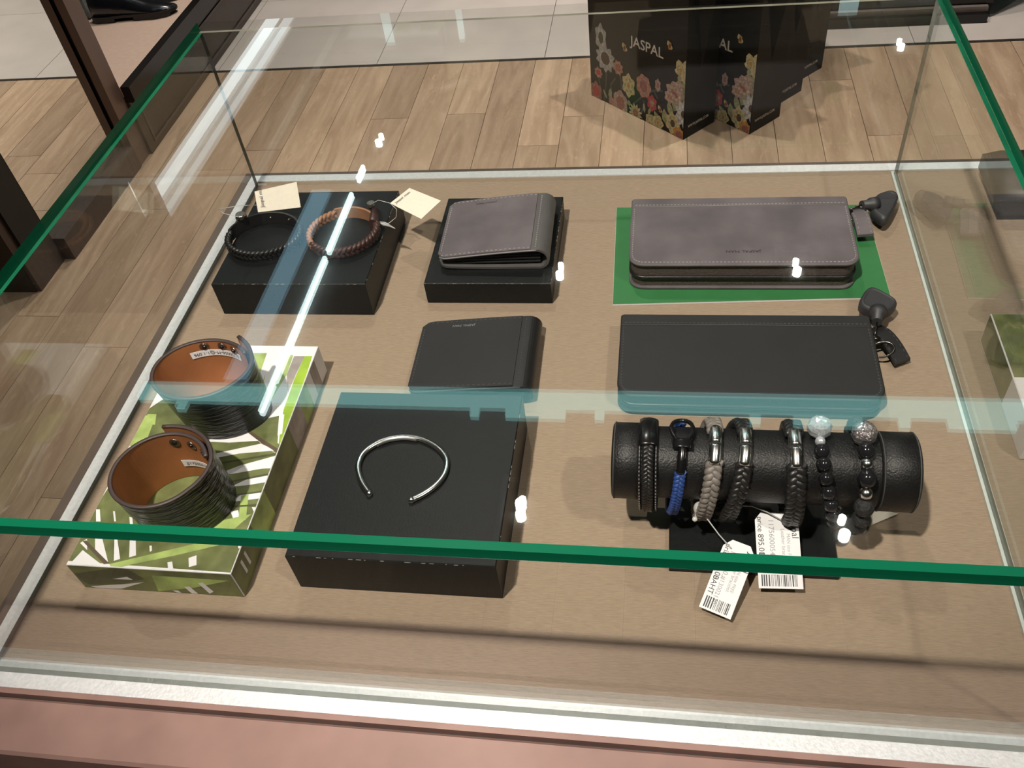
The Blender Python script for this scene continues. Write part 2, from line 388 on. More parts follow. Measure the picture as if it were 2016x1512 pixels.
# ================================================================== THE ROOM
X0, X1, Y0, Y1 = -3.2, 3.0, -2.6, 3.7
YT = 2.078                                        # where the oak ends and the stone tiles begin
fl = MB().box(X0, X1, Y0, Y1, FL - .05, FL - .004).build('floor', 'joint', kind='structure')
PW = .1256; XK = .0105
cuts = {-4: [1.72], -2: [1.735], 1: [1.70], 7: [1.87, .62], 8: [1.55, .30], 2: [.35], 0: [.95], -5: [.82], -8: [.66], -12: [.93], -14: [1.2]}
unit = MB().bbox(-.5, .5, -.5, .5, -1, 0, .0); me_plank = None
def plank(k, a, b):
    global me_plank
    x0 = XK + PW * k
    if me_plank is None:
        o = MB().box(-.5, .5, -.5, .5, -1, 0).build('plank', 'wood', fl, origin=(0, 0, 0)); me_plank = o.data
    else:
        o = bpy.data.objects.new('plank', me_plank); COL.objects.link(o); o.parent = fl
    o.location = Vector((x0 + PW / 2, (a + b) / 2, FL)) - ORG[fl.name]; o.scale = (PW - .0016, b - a - .0014, .004)
rp = random.Random(3)
for k in range(-21, 16):
    ys = sorted([y for y in cuts.get(k, [])])
    y = Y0 + .9 + rp.random() * .6
    ends = []
    while y < YT - .5:
        if all(abs(y - c) > .5 for c in ys): ends.append(y)
        y += .9 + rp.random() * .5
    ends = sorted(ends + ys)
    p = -1.6
    for e in ends + [YT - .003]:
        if e > p + .05: plank(k, p, e); p = e
TS = .598; me_tile = None
for i in range(-4, 5):
    for j in range(3):
        a = -.559 + TS * i; b = YT + .012 + .575 * j
        if me_tile is None:
            o = MB().box(-.5, .5, -.5, .5, -1, 0).build('tile', 'tile', fl, origin=(0, 0, 0)); me_tile = o.data
        else: o = bpy.data.objects.new('tile', me_tile); COL.objects.link(o); o.parent = fl
        ww = min(.575, Y1 - b)
        o.location = Vector((a + TS / 2, b + ww / 2, FL)) - ORG[fl.name]; o.scale = (TS - .002, ww - .002, .004)
MB().box(-2.7, 2.0, YT - .002, YT + .010, FL - .004, FL + .0004).build('trim_1', 'threshold', kind='structure')
MB().box(X0, X1, Y0, Y1, ZC, ZC + .1).build('ceiling', 'ceil', kind='structure')
MB().box(X0 - .1, X0, Y0, Y1, FL, ZC).build('wall_left', 'wall', kind='structure')
MB().box(X1, X1 + .1, Y0, Y1, FL, ZC).build('wall_right', 'wall', kind='structure')
MB().box(X0, X1, Y1, Y1 + .1, FL, ZC).build('wall_back', 'wall', kind='structure')
MB().box(X0, X1, Y0 - .1, Y0, FL, ZC).build('wall_front', 'wall', kind='structure')
# ------------------------------------------------------------------ ceiling luminaires (seen mirrored in the top pane)
t = thing('cove_light_offscreen', 'long pale cyan cove light with a stepped edge, on the shop ceiling', 'light', (.2, 1.15, ZC - .02))
c = MB().box(-1.36, 2.3, 1.115, 1.187, ZC - .02, ZC - .001)
for a, b in ((-.162, -.135), (-.045, .15), (.245, .275), (.728, .76), (.86, 1.06), (1.17, 1.2), (1.31, 1.5), (-1.2, -1.17)): c.box(a, b, 1.075, 1.1145, ZC - .02, ZC - .001)
c.build('diffuser_offscreen', 'cyan', t)
MB().box(-1.37, 2.31, 1.187, 1.197, ZC - .026, ZC).build('frame', 'housing', t)
t = thing('tube_light_offscreen', 'bright fluorescent tube in two lengths beside a blue panel, on the shop ceiling', 'light', (-.95, 1.8, ZC - .03))
for a, b in ((1.06, 1.875), (1.925, 2.31), (2.43, 2.52)): MB().tube([(-.878, a, ZC - .02), (-.878, b, ZC - .02)], .011, 10).build('tube_offscreen', 'tube', t)
MB().box(-1.075, -.985, 1.2, 2.36, ZC - .012, ZC - .001).build('diffuser_offscreen', 'bluecove', t)
MB().box(-.985, -.90, 1.2, 2.36, ZC - .012, ZC - .001).build('reflector', 'reflector', t)
spots_lbl = ['over the display case beside the stepped cove', 'past the cove towards the black cabinet', 'above the row of shopping bags', 'above the black cabinet by the bags', 'near the far wall', 'behind the customer over the leaf box side', 'behind the customer over the bracelet roll side', 'past the end of the fluorescent tube']
for (x, y), wh in zip(LAMPS, spots_lbl):
    t = thing('ceiling_spotlight_offscreen', 'twin warm ceiling spotlight, ' + wh, 'light', (x, y, ZC - .04), 'ceiling spotlights')
    h = MB()
    h.box(x - .07, x + .07, y - .12, y - .11, ZC - .012, ZC); h.box(x - .07, x + .07, y + .11, y + .12, ZC - .012, ZC)
    h.box(x - .07, x - .06, y - .11, y + .11, ZC - .012, ZC); h.box(x + .06, x + .07, y - .11, y + .11, ZC - .012, ZC)
    h.build('housing', 'housing', t)
    for dy, r in ((-.022, .0155), (.030, .011)): MB().cyl((x, y + dy, ZC - .012), (x, y + dy, ZC - .001), r, n=16).build('lamp_offscreen', 'lamp', t)
t = thing('light_column_offscreen', 'pale glowing vertical panel on the far wall', 'light', (-.7, Y1 - .06, -.6))
MB().box(-1.02, -.97, Y1 - .05, Y1 - .01, -.6, 1.95).build('diffuser_offscreen', 'column', t); MB().box(-.62, -.595, Y1 - .05, Y1 - .01, -.6, 1.95).build('diffuser_offscreen', 'column', t)
MB().box(-.97, -.62, Y1 - .05, Y1 - .015, -.6, 1.95).build('panel', 'housing', t)
t = thing('light_column_offscreen', 'slim glowing vertical panel on the far wall behind the black cabinet', 'light', (1.3, Y1 - .06, -.6))
MB().box(1.28, 1.37, Y1 - .05, Y1 - .01, -.6, 1.9).build('diffuser_offscreen', 'column', t); MB().box(1.26, 1.28, Y1 - .05, Y1, -.6, 1.9).build('frame', 'housing', t)
# ================================================================== THE DISPLAY CASE
H = .1823; TT = .0085; TS2 = .0035
XL, XR, YF, YB = 0.0, .665, -.568, -.004
case = thing('display_case', 'glass-topped counter display case with brushed metal strips and bronze ledge', 'display case', (.33, -.29, FL))
RX = 1.25                                           # the counter runs on past the glass partition
MB().box(0, XR - .004, -.5595, 0.0, -.02, 0).build('deck', 'deck', case)
MB().box(XR - .004, RX, -.5595, 0.0, -.02, -.0005).build('deck', 'deck', case)
MB().box(-.0105, 0, -.578, .0115, -.02, .0014).build('metal_strip', 'alu', case)
MB().box(0, RX, 0, .0115, -.02, .0014).build('metal_strip', 'alu', case)
MB().box(0, RX, -.578, -.5595, -.02, .0014).build('metal_strip', 'alu', case)
MB().box(.6595, .6655, -.5590, -.0035, 0, .0020).build('metal_strip', 'stripwhite', case)
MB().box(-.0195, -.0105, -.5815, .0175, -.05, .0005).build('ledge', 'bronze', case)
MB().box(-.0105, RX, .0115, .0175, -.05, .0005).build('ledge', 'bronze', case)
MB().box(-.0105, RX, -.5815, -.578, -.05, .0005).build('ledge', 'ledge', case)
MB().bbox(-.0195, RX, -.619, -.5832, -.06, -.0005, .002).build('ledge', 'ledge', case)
MB().box(-.0195, RX, -.5832, -.5815, -.05, -.006).build('groove', 'black_gap', case)
MB().box(-.0185, RX - .001, -.6125, .0165, FL, -.05).build('cabinet_body', 'bronze', case)
def pane(name, x0, x1, y0, y1, z0, z1, big, top='edgetop', side='vedge'):
    """glass slab: the two large faces are clear, the cut faces green; big = axis of the large faces"""
    b = MB().box(x0, x1, y0, y1, z0, z1)             # faces: -z, +z, -y, +y, -x, +x
    for i in range(6):
        ax = 2 if i < 2 else (1 if i < 4 else 0)
        b.mi[i] = 0 if ax == big else (2 if i == 1 else 1)
    return b.build(name, ['glass', side, top], case)
g = .0002
HV = H - TT - .0002
pane('glass_pane', XL, XL + TS2, YF + TS2 + g, YB - TS2 - g, .0016, HV, 0, 'edgeside')
pane('glass_pane', XR - TS2, XR, YF + TS2 + g, YB - TS2 - g, .0022, HV, 0, 'edgeside')
pane('glass_pane', XL, XR, YF, YF + TS2, .0016, HV, 1)
pane('glass_pane', XL, XR, YB - TS2, YB, .0016, HV, 1, 'backrim', 'glass')
# top pane with a ground arris along its front edge (real chamfer, same edge glass)
prof = [(YF, H - TT), (YB, H - TT), (YB, H), (YF + .0040, H), (YF, H - .0012)]
tp = MB().add([(x, y, z) for x in (XL, XR) for y, z in prof],
              [(0, 1, 6, 5), (1, 2, 7, 6), (2, 3, 8, 7), (3, 4, 9, 8), (4, 0, 5, 9), (0, 4, 3, 2, 1), (5, 6, 7, 8, 9)])
tp.mi = [0, 0, 0, 1, 1, 1, 1]
tp.build('glass_top', ['glass', 'edge'], case, fix=True)
# ================================================================== SHOP FIXTURE ALONG THE SIDE (posts, rail, low shoe cabinet, lit header)
XF = -1.178
fx = thing('shop_fixture', 'dark bronze shop fixture with mirror between two posts, low cabinet and lit header', 'shelving', (-1.3, 1.9, FL))
def post(y0, y1, x0, x1):
    p = MB().box(x0, x1, y0 + .012, y1, FL, ZC - .55).build('post', 'post', fx)
    MB().box(x0, x0 + (x1 - x0) * .36, y0, y0 + .012, FL, ZC - .55).build('post_face', 'post', p)
    MB().box(x1 - (x1 - x0) * .42, x1, y0, y0 + .012, FL, ZC - .55).build('post_face', 'post', p)
    MB().box(x0 + (x1 - x0) * .37, x1 - (x1 - x0) * .43, y0 + .006, y0 + .0118, FL, ZC - .55).build('slot', 'black_gap', p)
post(1.475, 1.545, XF - .080, XF - .016)
np_ = MB().box(-1.36, -1.235, .868, 1.01, FL, ZC - .55).build('post', 'darkwood', fx)
MB().box(-1.2349, -1.222, .872, 1.006, FL, FL + .105).build('skirt', 'bronze', np_)
MB().box(-1.2349, -1.226, .9, 1.006, FL + .106, ZC - .56).build('corner_strip', 'black_gap', np_)
MB().box(XF - .115, XF - .012, 1.0102, 1.4748, FL, FL + .072).build('rail', 'bronze', fx)
CT = -.689                                           # top of the low cabinet
cb = MB().box(XF - .62, XF - .006, 1.5455, 3.25, FL, CT - .05).build('cabinet', 'darkwood', fx)
for a, b, c_, d_ in ((1.585, 3.23, FL + .022, FL + .030), (1.585, 3.23, CT - .085, CT - .077)): MB().box(XF - .006, XF - .002, a, b, c_, d_).build('moulding', 'bronze', cb)
MB().box(XF - .006, XF - .002, 1.585, 1.593, FL + .0301, CT - .0851).build('moulding', 'bronze', cb)
MB().box(XF - .63, XF - .02, 1.5455, 3.25, CT - .05, CT - .03).build('recess', 'darkwood', fx)
MB().box(XF - .64, XF - .014, 1.5455, 3.25, CT - .03, CT).build('shelf_top', 'shelf', fx)
MB().box(XF - .0138, XF + .016, 1.5455, 3.25, CT - .050, CT + .002).build('front_lip', 'blackpaint', fx)
MB().box(XF - .66, XF - .64, 1.57, 3.25, FL, ZC - .56).build('back_panel', 'wall', fx)
# lit header: two white strips with a tan band between, over the cabinet
HX = XF
hd = MB().box(HX - .3, HX - .006, 1.562, 3.25, 1.34, 1.49).build('header', 'wall', fx)
MB().box(HX - .005, HX, 1.49, 3.25, 1.355, 1.410).build('light_strip_offscreen', 'header', hd)
MB().box(HX - .005, HX - .001, 1.49, 3.25, 1.432, 1.474).build('light_strip_offscreen', 'header2', hd)
MB().box(XF - .06, XF - .05, 1.0102, 1.4748, FL + .0722, ZC - .56).build('mirror', 'mirror', fx)
# grey display block and the pair of shoes on the cabinet
def Q(u, v): return P(u, v, CT + .002)
gb = MB()
a = Q(182, 40); 
gb.bbox(a.x - .30, a.x - .012, a.y + .01, a.y + .25, CT + .0005, CT + .22, .006)
tag(gb.build('display_block', 'felt'), 'grey fabric display block standing behind the black shoes', 'display block')
def shoe_outline(t):
    """half widths and centre of a shoe along its length t 0 (heel) .. 1 (toe)"""
    w = [(.0, .020), (.06, .029), (.2, .032), (.4, .030), (.6, .038), (.75, .042), (.88, .034), (.96, .020), (1.0, .006)]
    for (a, b), (c, d) in zip(w, w[1:]):
        if t <= c: return b + (d - b) * (t - a) / (c - a)
    return .006
def make_shoe(heel, toe, label):
    heel = Vector(heel); toe = Vector(toe); L = (toe - heel).length; d = (toe - heel).normalized(); sd = Vector((-d.y, d.x, 0))
    t = thing('dress_shoe', label, 'shoe', heel, 'black dress shoes on the low cabinet')
    up = MB(); rr = []
    prof = [(0, .085), (.08, .098), (.2, .095), (.3, .088), (.42, .078), (.55, .062), (.7, .046), (.85, .036), (.95, .027), (1.0, .018)]
    def top(tt):
        for (a, b), (c, e) in zip(prof, prof[1:]):
            if tt <= c: return b + (e - b) * (tt - a) / (c - a)
        return .02
    N = 26
    for i in range(N + 1):
        tt = i / N; c0 = heel + d * (tt * L); w = shoe_outline(tt); z0 = .020 if tt < .3 else .012 + .006 * max(0, tt - .8) * 4
        hh = top(tt); ring = []
        for j in range(14):
            an = math.pi * j / 13; ring.append(c0 + sd * (w * math.cos(an) * (1 - .12 * math.sin(an))) + Vector((0, 0, z0 + (hh - z0) * max(0, math.sin(an)) ** .7)))
        rr.append(ring)
    up.rings(rr); up.build('upper', 'shoe', t)
    so = MB(); lo = []; hi = []
    n = 40
    def outl(tt, side, z): return heel + d * (tt * L * 1.02 - .002) + sd * (side * (shoe_outline(tt) + .003)) + Vector((0, 0, z))
    def sole(a, b, z0, z1):
        pts = [outl(a + (b - a) * i / 20, -1, 0) for i in range(21)] + [outl(b - (b - a) * i / 20, 1, 0) for i in range(21)]
        so.hexa([p + Vector((0, 0, z0)) for p in pts], [p + Vector((0, 0, z1)) for p in pts])
    sole(0, 1, .0105, .0195); so.build('sole', 'sole', t)
    so = MB(); sole(0, .27, 0, .0104); so.build('heel', 'sole', t)
    so = MB(); sole(.5, .93, .0, .0104); so.build('tread', 'sole', t)
    la = MB()
    for i in range(4):
        tt = .36 + i * .055; c0 = heel + d * (tt * L); hh = top(tt) + .001
        la.tube([c0 + sd * x + Vector((0, 0, hh - abs(x) * .25)) for x in (-.014, -.007, 0, .007, .014)], .0016, 6)
    la.build('lace', 'sole', t)
    return t
hq, tq = Q(190, 40), Q(349, 22)
make_shoe(hq, tq, 'polished black leather shoe with low heel, in front of its mate on the cabinet')
off = Vector((-.02, .13, 0))
make_shoe(hq + off, tq + off, 'polished black leather shoe set behind its mate, mostly hidden by it')
# ================================================================== BLACK CABINET BEHIND THE BAGS
ck = thing('black_cabinet', 'low glossy black cabinet on a grey kick strip behind the shopping bags', 'cabinet', (.95, 2.5, FL))
MB().box(.72, 1.475, 2.205, 2.75, FL, FL + .030).build('plinth', 'blackpaint', ck)
MB().box(.72, 1.475, 2.225, 2.75, FL + .030, FL + .046).build('kick_strip', 'kick', ck)
MB().bbox(.70, 1.49, 2.240, 2.75, FL + .046, FL + .75, .004).build('body', 'blackpaint', ck)
ck = thing('side_cabinet', 'dark brown cabinet standing past the black cabinet on pale tiles', 'cabinet', (1.95, 2.6, FL))
MB().box(1.62, 2.3, 2.37, 2.9, FL, FL + .05).build('plinth', 'bronze', ck)
MB().bbox(1.60, 2.32, 2.345, 2.92, FL + .05, FL + .8, .004).build('body', 'darkwood', ck)
# ================================================================== SHOPPING BAGS
B0 = P(1345.5, 275, FL); B1 = P(1165, 187, FL); B2 = P(1412, 238, FL)
wv = (B1 - B0); BW = wv.length; wv.normalize(); dv = Vector((wv.y, -wv.x, 0)); BD = (B2 - B0).dot(dv) * .93; BH = .47
fN = Vector((-wv.y, wv.x, 0)) * 1                     # outward normal of the printed face
if fN.dot(dv) > 0: fN = -fN
def fp(u, v):
    """pixel on the printed face of the first bag -> local (along, up)"""
    q = PP(u, v, B0, fN) - B0; return q.dot(wv), q.z
def zc(X, Y): return 1140 + X / 5.4, Y / 5.4
bag = thing('shopping_bag', 'black paper bag printed with flowers, foremost in the row, white lettering all visible', 'shopping bag', B0, 'black paper shopping bags on the floor')
def loc(a, b, c): return B0 + wv * a + dv * b + Vector((0, 0, c))
sh = MB(); tH = BH; e = .0006; ins = .010
def sheet4(a0, b0, a1, b1, z0=0, z1=BH):
    sh.add([loc(a0, b0, z0), loc(a1, b1, z0), loc(a1, b1, z1), loc(a0, b0, z1)], [(0, 1, 2, 3)])
# side gussets folded slightly inwards, open top
sh.add([loc(0, 0, 0), loc(BW, 0, 0), loc(BW, 0, BH), loc(0, 0, BH)], [(0, 1, 2, 3)])
sh.add([loc(0, BD, 0), loc(BW, BD, 0), loc(BW, BD, BH), loc(0, BD, BH)], [(3, 2, 1, 0)])
for a in (0, BW):
    s_ = 1 if a == 0 else -1
    sh.add([loc(a, 0, 0), loc(a, BD / 2, 0), loc(a, BD, 0), loc(a, BD, BH), loc(a + s_ * .035, BD / 2, BH), loc(a, 0, BH), loc(a + s_ * .002, BD / 2, .20)],
           [(0, 1, 6), (0, 6, 5), (1, 2, 6), (2, 3, 6), (3, 4, 6), (4, 5, 6)])
sh.add([loc(0, 0, 0), loc(BW, 0, 0), loc(BW, BD, 0), loc(0, BD, 0)], [(0, 1, 2, 3)])
body = sh.build('paper_body', 'bagblack', bag)
md = body.modifiers.new('paper_thickness', 'SOLIDIFY'); md.thickness = .0012; md.offset = 0
for bb in (0, BD):
    hn = MB(); pts = []
    for i in range(15):
        q = i / 14; pts.append(loc(BW * (.36 + .28 * q), bb + (-.006 if bb else .006), BH - .05 + .13 * math.sin(math.pi * q)))
    hn.tube(pts, .0035, 8); hn.build('handle', 'bagblack', bag)
# floral print
PR = MB(); PM = ['white', 'fl_cream', 'fl_peach', 'fl_pink', 'fl_red', 'fl_grey', 'fl_orange', 'fl_leaf', 'fl_stem', 'fl_eye', 'fl_rose', 'fl_blue']
PI = {n: i for i, n in enumerate(PM)}; lay = [0]
def face(a, b, h): return B0 + wv * a + Vector((0, 0, b)) + fN * h
def nh(): lay[0] += 1; return .0009 + .000012 * lay[0]
def shape(pts, mi):
    h = nh(); PR.poly([face(a, b, h) for a, b in pts][::-1], PI[mi])
def clampf(a): return max(.0008, min(BW - .0008, a))
def flower(X, Y, rx, ry, mi, petals=8, eye='fl_eye', er=.3, deep=.25):
    a, b = fp(*zc(X, Y)); kx = BW / 180 / 5.4 * .95; ry_ = ry * .00052; rx_ = rx * .00052
    pts = []
    for j in range(petals * 4):
        an = 2 * math.pi * j / (petals * 4); rr = 1 - deep * (.5 + .5 * math.cos(petals * an)); pts.append((clampf(a + rx_ * rr * math.cos(an)), max(.001, b + ry_ * rr * math.sin(an))))
    shape(pts, mi)
    inner = {'fl_cream': 'fl_leaf', 'fl_peach': 'fl_pink', 'fl_pink': 'fl_cream', 'fl_grey': 'fl_blue', 'fl_blue': 'white', 'fl_orange': 'fl_peach', 'fl_rose': 'fl_peach', 'fl_red': 'fl_rose'}.get(mi)
    if inner and rx > 34:
        shape([(clampf(a + rx_ * .66 * (1 - .3 * (.5 + .5 * math.cos(petals * an))) * math.cos(an + .35)), max(.001, b + ry_ * .66 * (1 - .3 * (.5 + .5 * math.cos(petals * an))) * math.sin(an + .35))) for an in [2 * math.pi * j / (petals * 4) for j in range(petals * 4)]], inner)
        shape([(clampf(a + rx_ * .52 * (1 - .3 * (.5 + .5 * math.cos(petals * an))) * math.cos(an)), max(.001, b + ry_ * .52 * (1 - .3 * (.5 + .5 * math.cos(petals * an))) * math.sin(an))) for an in [2 * math.pi * j / (petals * 4) for j in range(petals * 4)]], mi)
    if eye:
        shape([(clampf(a + rx_ * er * math.cos(2 * math.pi * j / 10)), max(.001, b + ry_ * er * math.sin(2 * math.pi * j / 10))) for j in range(10)], eye)
def blade(X0_, Y0_, X1_, Y1_, w, mi):
    a = Vector(fp(*zc(X0_, Y0_))); b = Vector(fp(*zc(X1_, Y1_))); d = b - a; n_ = Vector((-d.y, d.x)).normalized() * w * .00052
    pts = [a, a + d * .35 + n_, a + d * .7 + n_ * .8, b, a + d * .7 - n_ * .8, a + d * .35 - n_]
    shape([(clampf(p.x), max(.001, p.y)) for p in pts], mi)
def stem(pts, w=5, mi='fl_stem'):
    q = [Vector(fp(*zc(*p))) for p in pts]
    for a, b in zip(q, q[1:]):
        d = (b - a); n_ = Vector((-d.y, d.x)).normalized() * w * .00052
        shape([(clampf(p.x), max(.001, p.y)) for p in (a + n_, b + n_, b - n_, a - n_)], mi)
for ps in ([(270, 1060), (290, 860), (295, 690)], [(455, 1010), (450, 860), (430, 770)], [(250, 1000), (220, 880), (210, 800)], [(560, 1120), (690, 1010), (800, 960), (890, 970)], [(690, 1010), (760, 1030)], [(840, 1050), (800, 970), (840, 930)], [(350, 1000), (340, 900), (390, 830)], [(640, 1240), (700, 1120), (690, 1070)], [(760, 1180), (790, 1140)]): stem(ps)
stem([(1110, 1130), (1120, 960), (1115, 860)], 9, 'fl_leaf')
for bl in ((1120, 960, 1190, 890, 24), (1125, 1010, 1200, 950, 26), (1120, 1090, 1190, 1050, 26), (1110, 940, 1040, 870, 24), (1100, 870, 1060, 790, 26), (1130, 880, 1160, 760, 28), (930, 1330, 905, 1150, 26), (990, 1250, 950, 1070, 22), (1010, 1180, 1060, 1060, 30), (880, 1370, 790, 1270, 26), (880, 1370, 800, 1170, 26), (330, 1060, 340, 930, 16), (540, 1130, 530, 1060, 14), (700, 1200, 690, 1090, 10), (740, 1230, 760, 1140, 10), (300, 1050, 260, 940, 10)): blade(*bl, 'fl_leaf')
for bl in ((1080, 730, 1060, 630, 26), (1100, 750, 1160, 650, 20), (1110, 830, 1140, 720, 34), (1080, 770, 1020, 740, 20)): blade(*bl, 'fl_cream')
flower(1085, 745, 42, 42, 'fl_cream', 5, 'fl_orange', .3); flower(1135, 820, 34, 48, 'fl_cream', 5, None)
flower(235, 400, 52, 90, 'fl_grey', 6, 'fl_stem', .4); flower(283, 620, 84, 88, 'fl_grey', 10, 'fl_eye', .45); flower(418, 718, 44, 48, 'fl_peach', 8, 'fl_rose', .5)
flower(210, 768, 36, 36, 'fl_peach', 7, 'fl_red', .5); flower(530, 908, 58, 78, 'fl_cream', 6, 'fl_orange', .22); flower(690, 915, 62, 75, 'fl_peach', 7, 'fl_rose', .5, .15)
flower(842, 905, 24, 42, 'fl_pink', 6, 'fl_rose', .4); flower(188, 965, 54, 70, 'fl_rose', 6, 'fl_red', .5); flower(445, 1090, 66, 82, 'fl_pink', 6, 'fl_rose', .55, .15); flower(360, 1080, 36, 30, 'fl_peach', 6, None)
flower(780, 1095, 42, 54, 'fl_red', 6, 'fl_peach', .4); flower(1025, 990, 75, 70, 'fl_pink', 7, 'fl_rose', .4); flower(1060, 940, 45, 48, 'fl_pink', 6, None); flower(970, 1030, 45, 42, 'fl_pink', 6, 'fl_peach', .4)
flower(605, 1195, 58, 62, 'fl_cream', 12, 'fl_rose', .4, .4); flower(765, 1275, 46, 42, 'fl_cream', 5, None); flower(845, 1300, 46, 50, 'fl_cream', 5, 'fl_orange', .25)
flower(1000, 1310, 58, 76, 'fl_cream', 7, 'fl_eye', .32); flower(1112, 1215, 62, 88, 'fl_blue', 9, 'fl_eye', .26, .3); flower(1068, 1430, 52, 52, 'fl_orange', 6, 'fl_rose', .5)
for X, Y, s_ in ((490, 490, 1), (972, 470, 1), (868, 1150, .8)):
    blade(X, Y + 25 * s_, X - 22 * s_, Y - 45 * s_, 14 * s_, 'fl_cream'); blade(X, Y + 25 * s_, X + 30 * s_, Y + 45 * s_, 12 * s_, 'fl_cream'); flower(X, Y + 15, 14 * s_, 26 * s_, 'fl_orange', 4, 'fl_eye', .5)
PR.build('flower_print', PM, bag, kind='stuff')
# lettering on the face and on the gusset
LT = MB(); pa = Vector(fp(*zc(545, 440))); pb = Vector(fp(*zc(905, 570))); pc = (pa + pb) / 2
tx = MB(); text_mesh(tx, 'JASPAL', 1, lambda x, y: Vector((x, y, 0)), bold=.012)
wd = max(v.x for v in tx.v) - min(v.x for v in tx.v); sx = (pb.x - pa.x) / wd; ht = max(v.y for v in tx.v) - min(v.y for v in tx.v)
LT.add([face(pc.x + v.x * sx, pc.y + v.y * (.040 / ht), .0012) for v in tx.v], [tuple(f)[::-1] for f in tx.f]); LT.build('lettering', 'white', bag)
LT = MB(); gN = -wv; ga = PP(*zc(1155, 1335), B0, wv) - B0; gb_ = PP(*zc(1370, 1235), B0, wv) - B0
tx = MB(); text_mesh(tx, 'WWW.JASPAL.COM', 1, lambda x, y: Vector((x, y, 0)), bold=.02)
wd = max(v.x for v in tx.v) - min(v.x for v in tx.v); ua, ub = ga.dot(dv), gb_.dot(dv); sx = (ub - ua) / wd; zz = (ga.z + gb_.z) / 2
LT.add([B0 + dv * ((ua + ub) / 2 + v.x * sx) + Vector((0, 0, zz + v.y * sx * 1.25)) - wv * .0012 for v in tx.v], [tuple(f) for f in tx.f]); LT.build('lettering', 'white', bag)
bag_pos = [P(1475.5, 264.5, FL) + dv * .001, P(1574.5, 180, FL) - dv * (BD - .006), P(1614, 135, FL) - dv * (BD - .008)]
for q, lb in zip(bag_pos, ('black paper bag printed with flowers, second in the row, its lettering half covered', 'black paper bag third in the row, only its plain gusset showing', 'black paper bag last in the row, next to the low black cabinet')):
    c_ = copy_tree(bag, None, (q - B0)); c_['label'] = lb
# ================================================================== BOXES IN THE CASE
def gift_box(x0, x1, y0, y1, h, label, rot=0.0, lidh=None):
    t = thing('gift_box', label, 'box', ((x0 + x1) / 2, (y0 + y1) / 2, .0003), 'black gift boxes in the case')
    MB().bbox(x0, x1, y0, y1, .0003, h, .0007, rot=rot).build('lid', 'blackbox', t)
    wear = MB(); rw = random.Random(int(x0 * 1e4))
    for (ax, ay, bx_, by_) in ((x0, y0, x1, y0), (x1, y0, x1, y1)):
        n = 26
        for k in range(n):
            if rw.random() < .55:
                a = k / n; b = (k + rw.random() * .8) / n
                p = Vector((ax + (bx_ - ax) * a, ay + (by_ - ay) * a, h - .0004)); q = Vector((ax + (bx_ - ax) * b, ay + (by_ - ay) * b, h - .0004))
                wear.tube([p, q], .00035, 4)
    wear.build('worn_edge', 'boxedge', t, kind='stuff')
    return t
HA, HB, HC, HD = .037, .0235, .040, .030
gift_box(.0385, .1835, -.2135, -.073, HA, 'square black gift box with two braided bracelets on it')
gift_box(.2305, .3445, -.1968, -.068, HB, 'low black gift box under the grey bifold wallet')
gift_box(.1965, .3385, -.4915, -.3440, HC, 'large black gift box with the silver bangle on it')
# ---- leaf-printed box
D0, D1, D2, D3 = .037, .1585, -.5015, -.2845
lb = thing('printed_box', 'white gift box printed with green palm leaves under two leather cuffs', 'box', ((D0 + D1) / 2, (D2 + D3) / 2, .0003))
MB().bbox(D0, D1, D2, D3, .0003, HD, .0004).build('lid', 'paperwhite', lb)
LP = MB(); LM = ['palm_olive', 'palm_bright', 'palm_light', 'palm_dark', 'palm_brown', 'palm_soft', 'paperwhite']; li = [0]
def z1(p): return 100 + p[0] / 3.36, 640 + p[1] / 3.36
def z2(p): return p[0] / 2.88, 1000 + p[1] / 2.88
def clip(poly, f):
    """Sutherland-Hodgman against f(p) >= 0 (linear)"""
    out = []
    for i in range(len(poly)):
        a, b = poly[i], poly[(i + 1) % len(poly)]; fa, fb = f(a), f(b)
        if fa >= 0: out.append(a)
        if (fa >= 0) != (fb >= 0): out.append(a + (b - a) * (fa / (fa - fb)))
    return out
def area2(q): return sum(q[i].x * q[(i + 1) % len(q)].y - q[(i + 1) % len(q)].x * q[i].y for i in range(len(q)))
def top_print(pts, mat, zf=z1):
    q = [P(*zf(p), HD) for p in pts]
    m_ = .0005
    for f in (lambda p: p.x - D0 - m_, lambda p: D1 - m_ - p.x, lambda p: p.y - D2 - m_, lambda p: D3 - m_ - p.y):
        q = clip(q, f)
        if len(q) < 3: return
    if area2(q) < 0: q = q[::-1]
    li[0] += 1; LP.poly([Vector((p.x, p.y, HD + .00006 + .000007 * li[0])) for p in q], LM.index(mat))
def front_print(pts, mat, zf=z2):
    q = [PP(*zf(p), (0, D2, 0), (0, 1, 0)) for p in pts]
    m_ = .0005
    for f in (lambda p: p.x - D0 - m_, lambda p: D1 - m_ - p.x, lambda p: p.z - .0003 - m_, lambda p: HD - m_ - p.z):
        q = clip(q, f)
        if len(q) < 3: return
    li[0] += 1; s_ = sum(q[i].x * q[(i + 1) % len(q)].z - q[(i + 1) % len(q)].x * q[i].z for i in range(len(q)))
    if s_ < 0: q = q[::-1]
    LP.poly([Vector((p.x, D2 - .00006 - .000007 * li[0], p.z)) for p in q], LM.index(mat))
def side_print(y0, y1, za, zb, mat):
    li[0] += 1; x = D1 + .00006 + .000007 * li[0]
    LP.poly([(x, y0, za), (x, y1, za), (x, y1, zb), (x, y0, zb)], LM.index(mat))
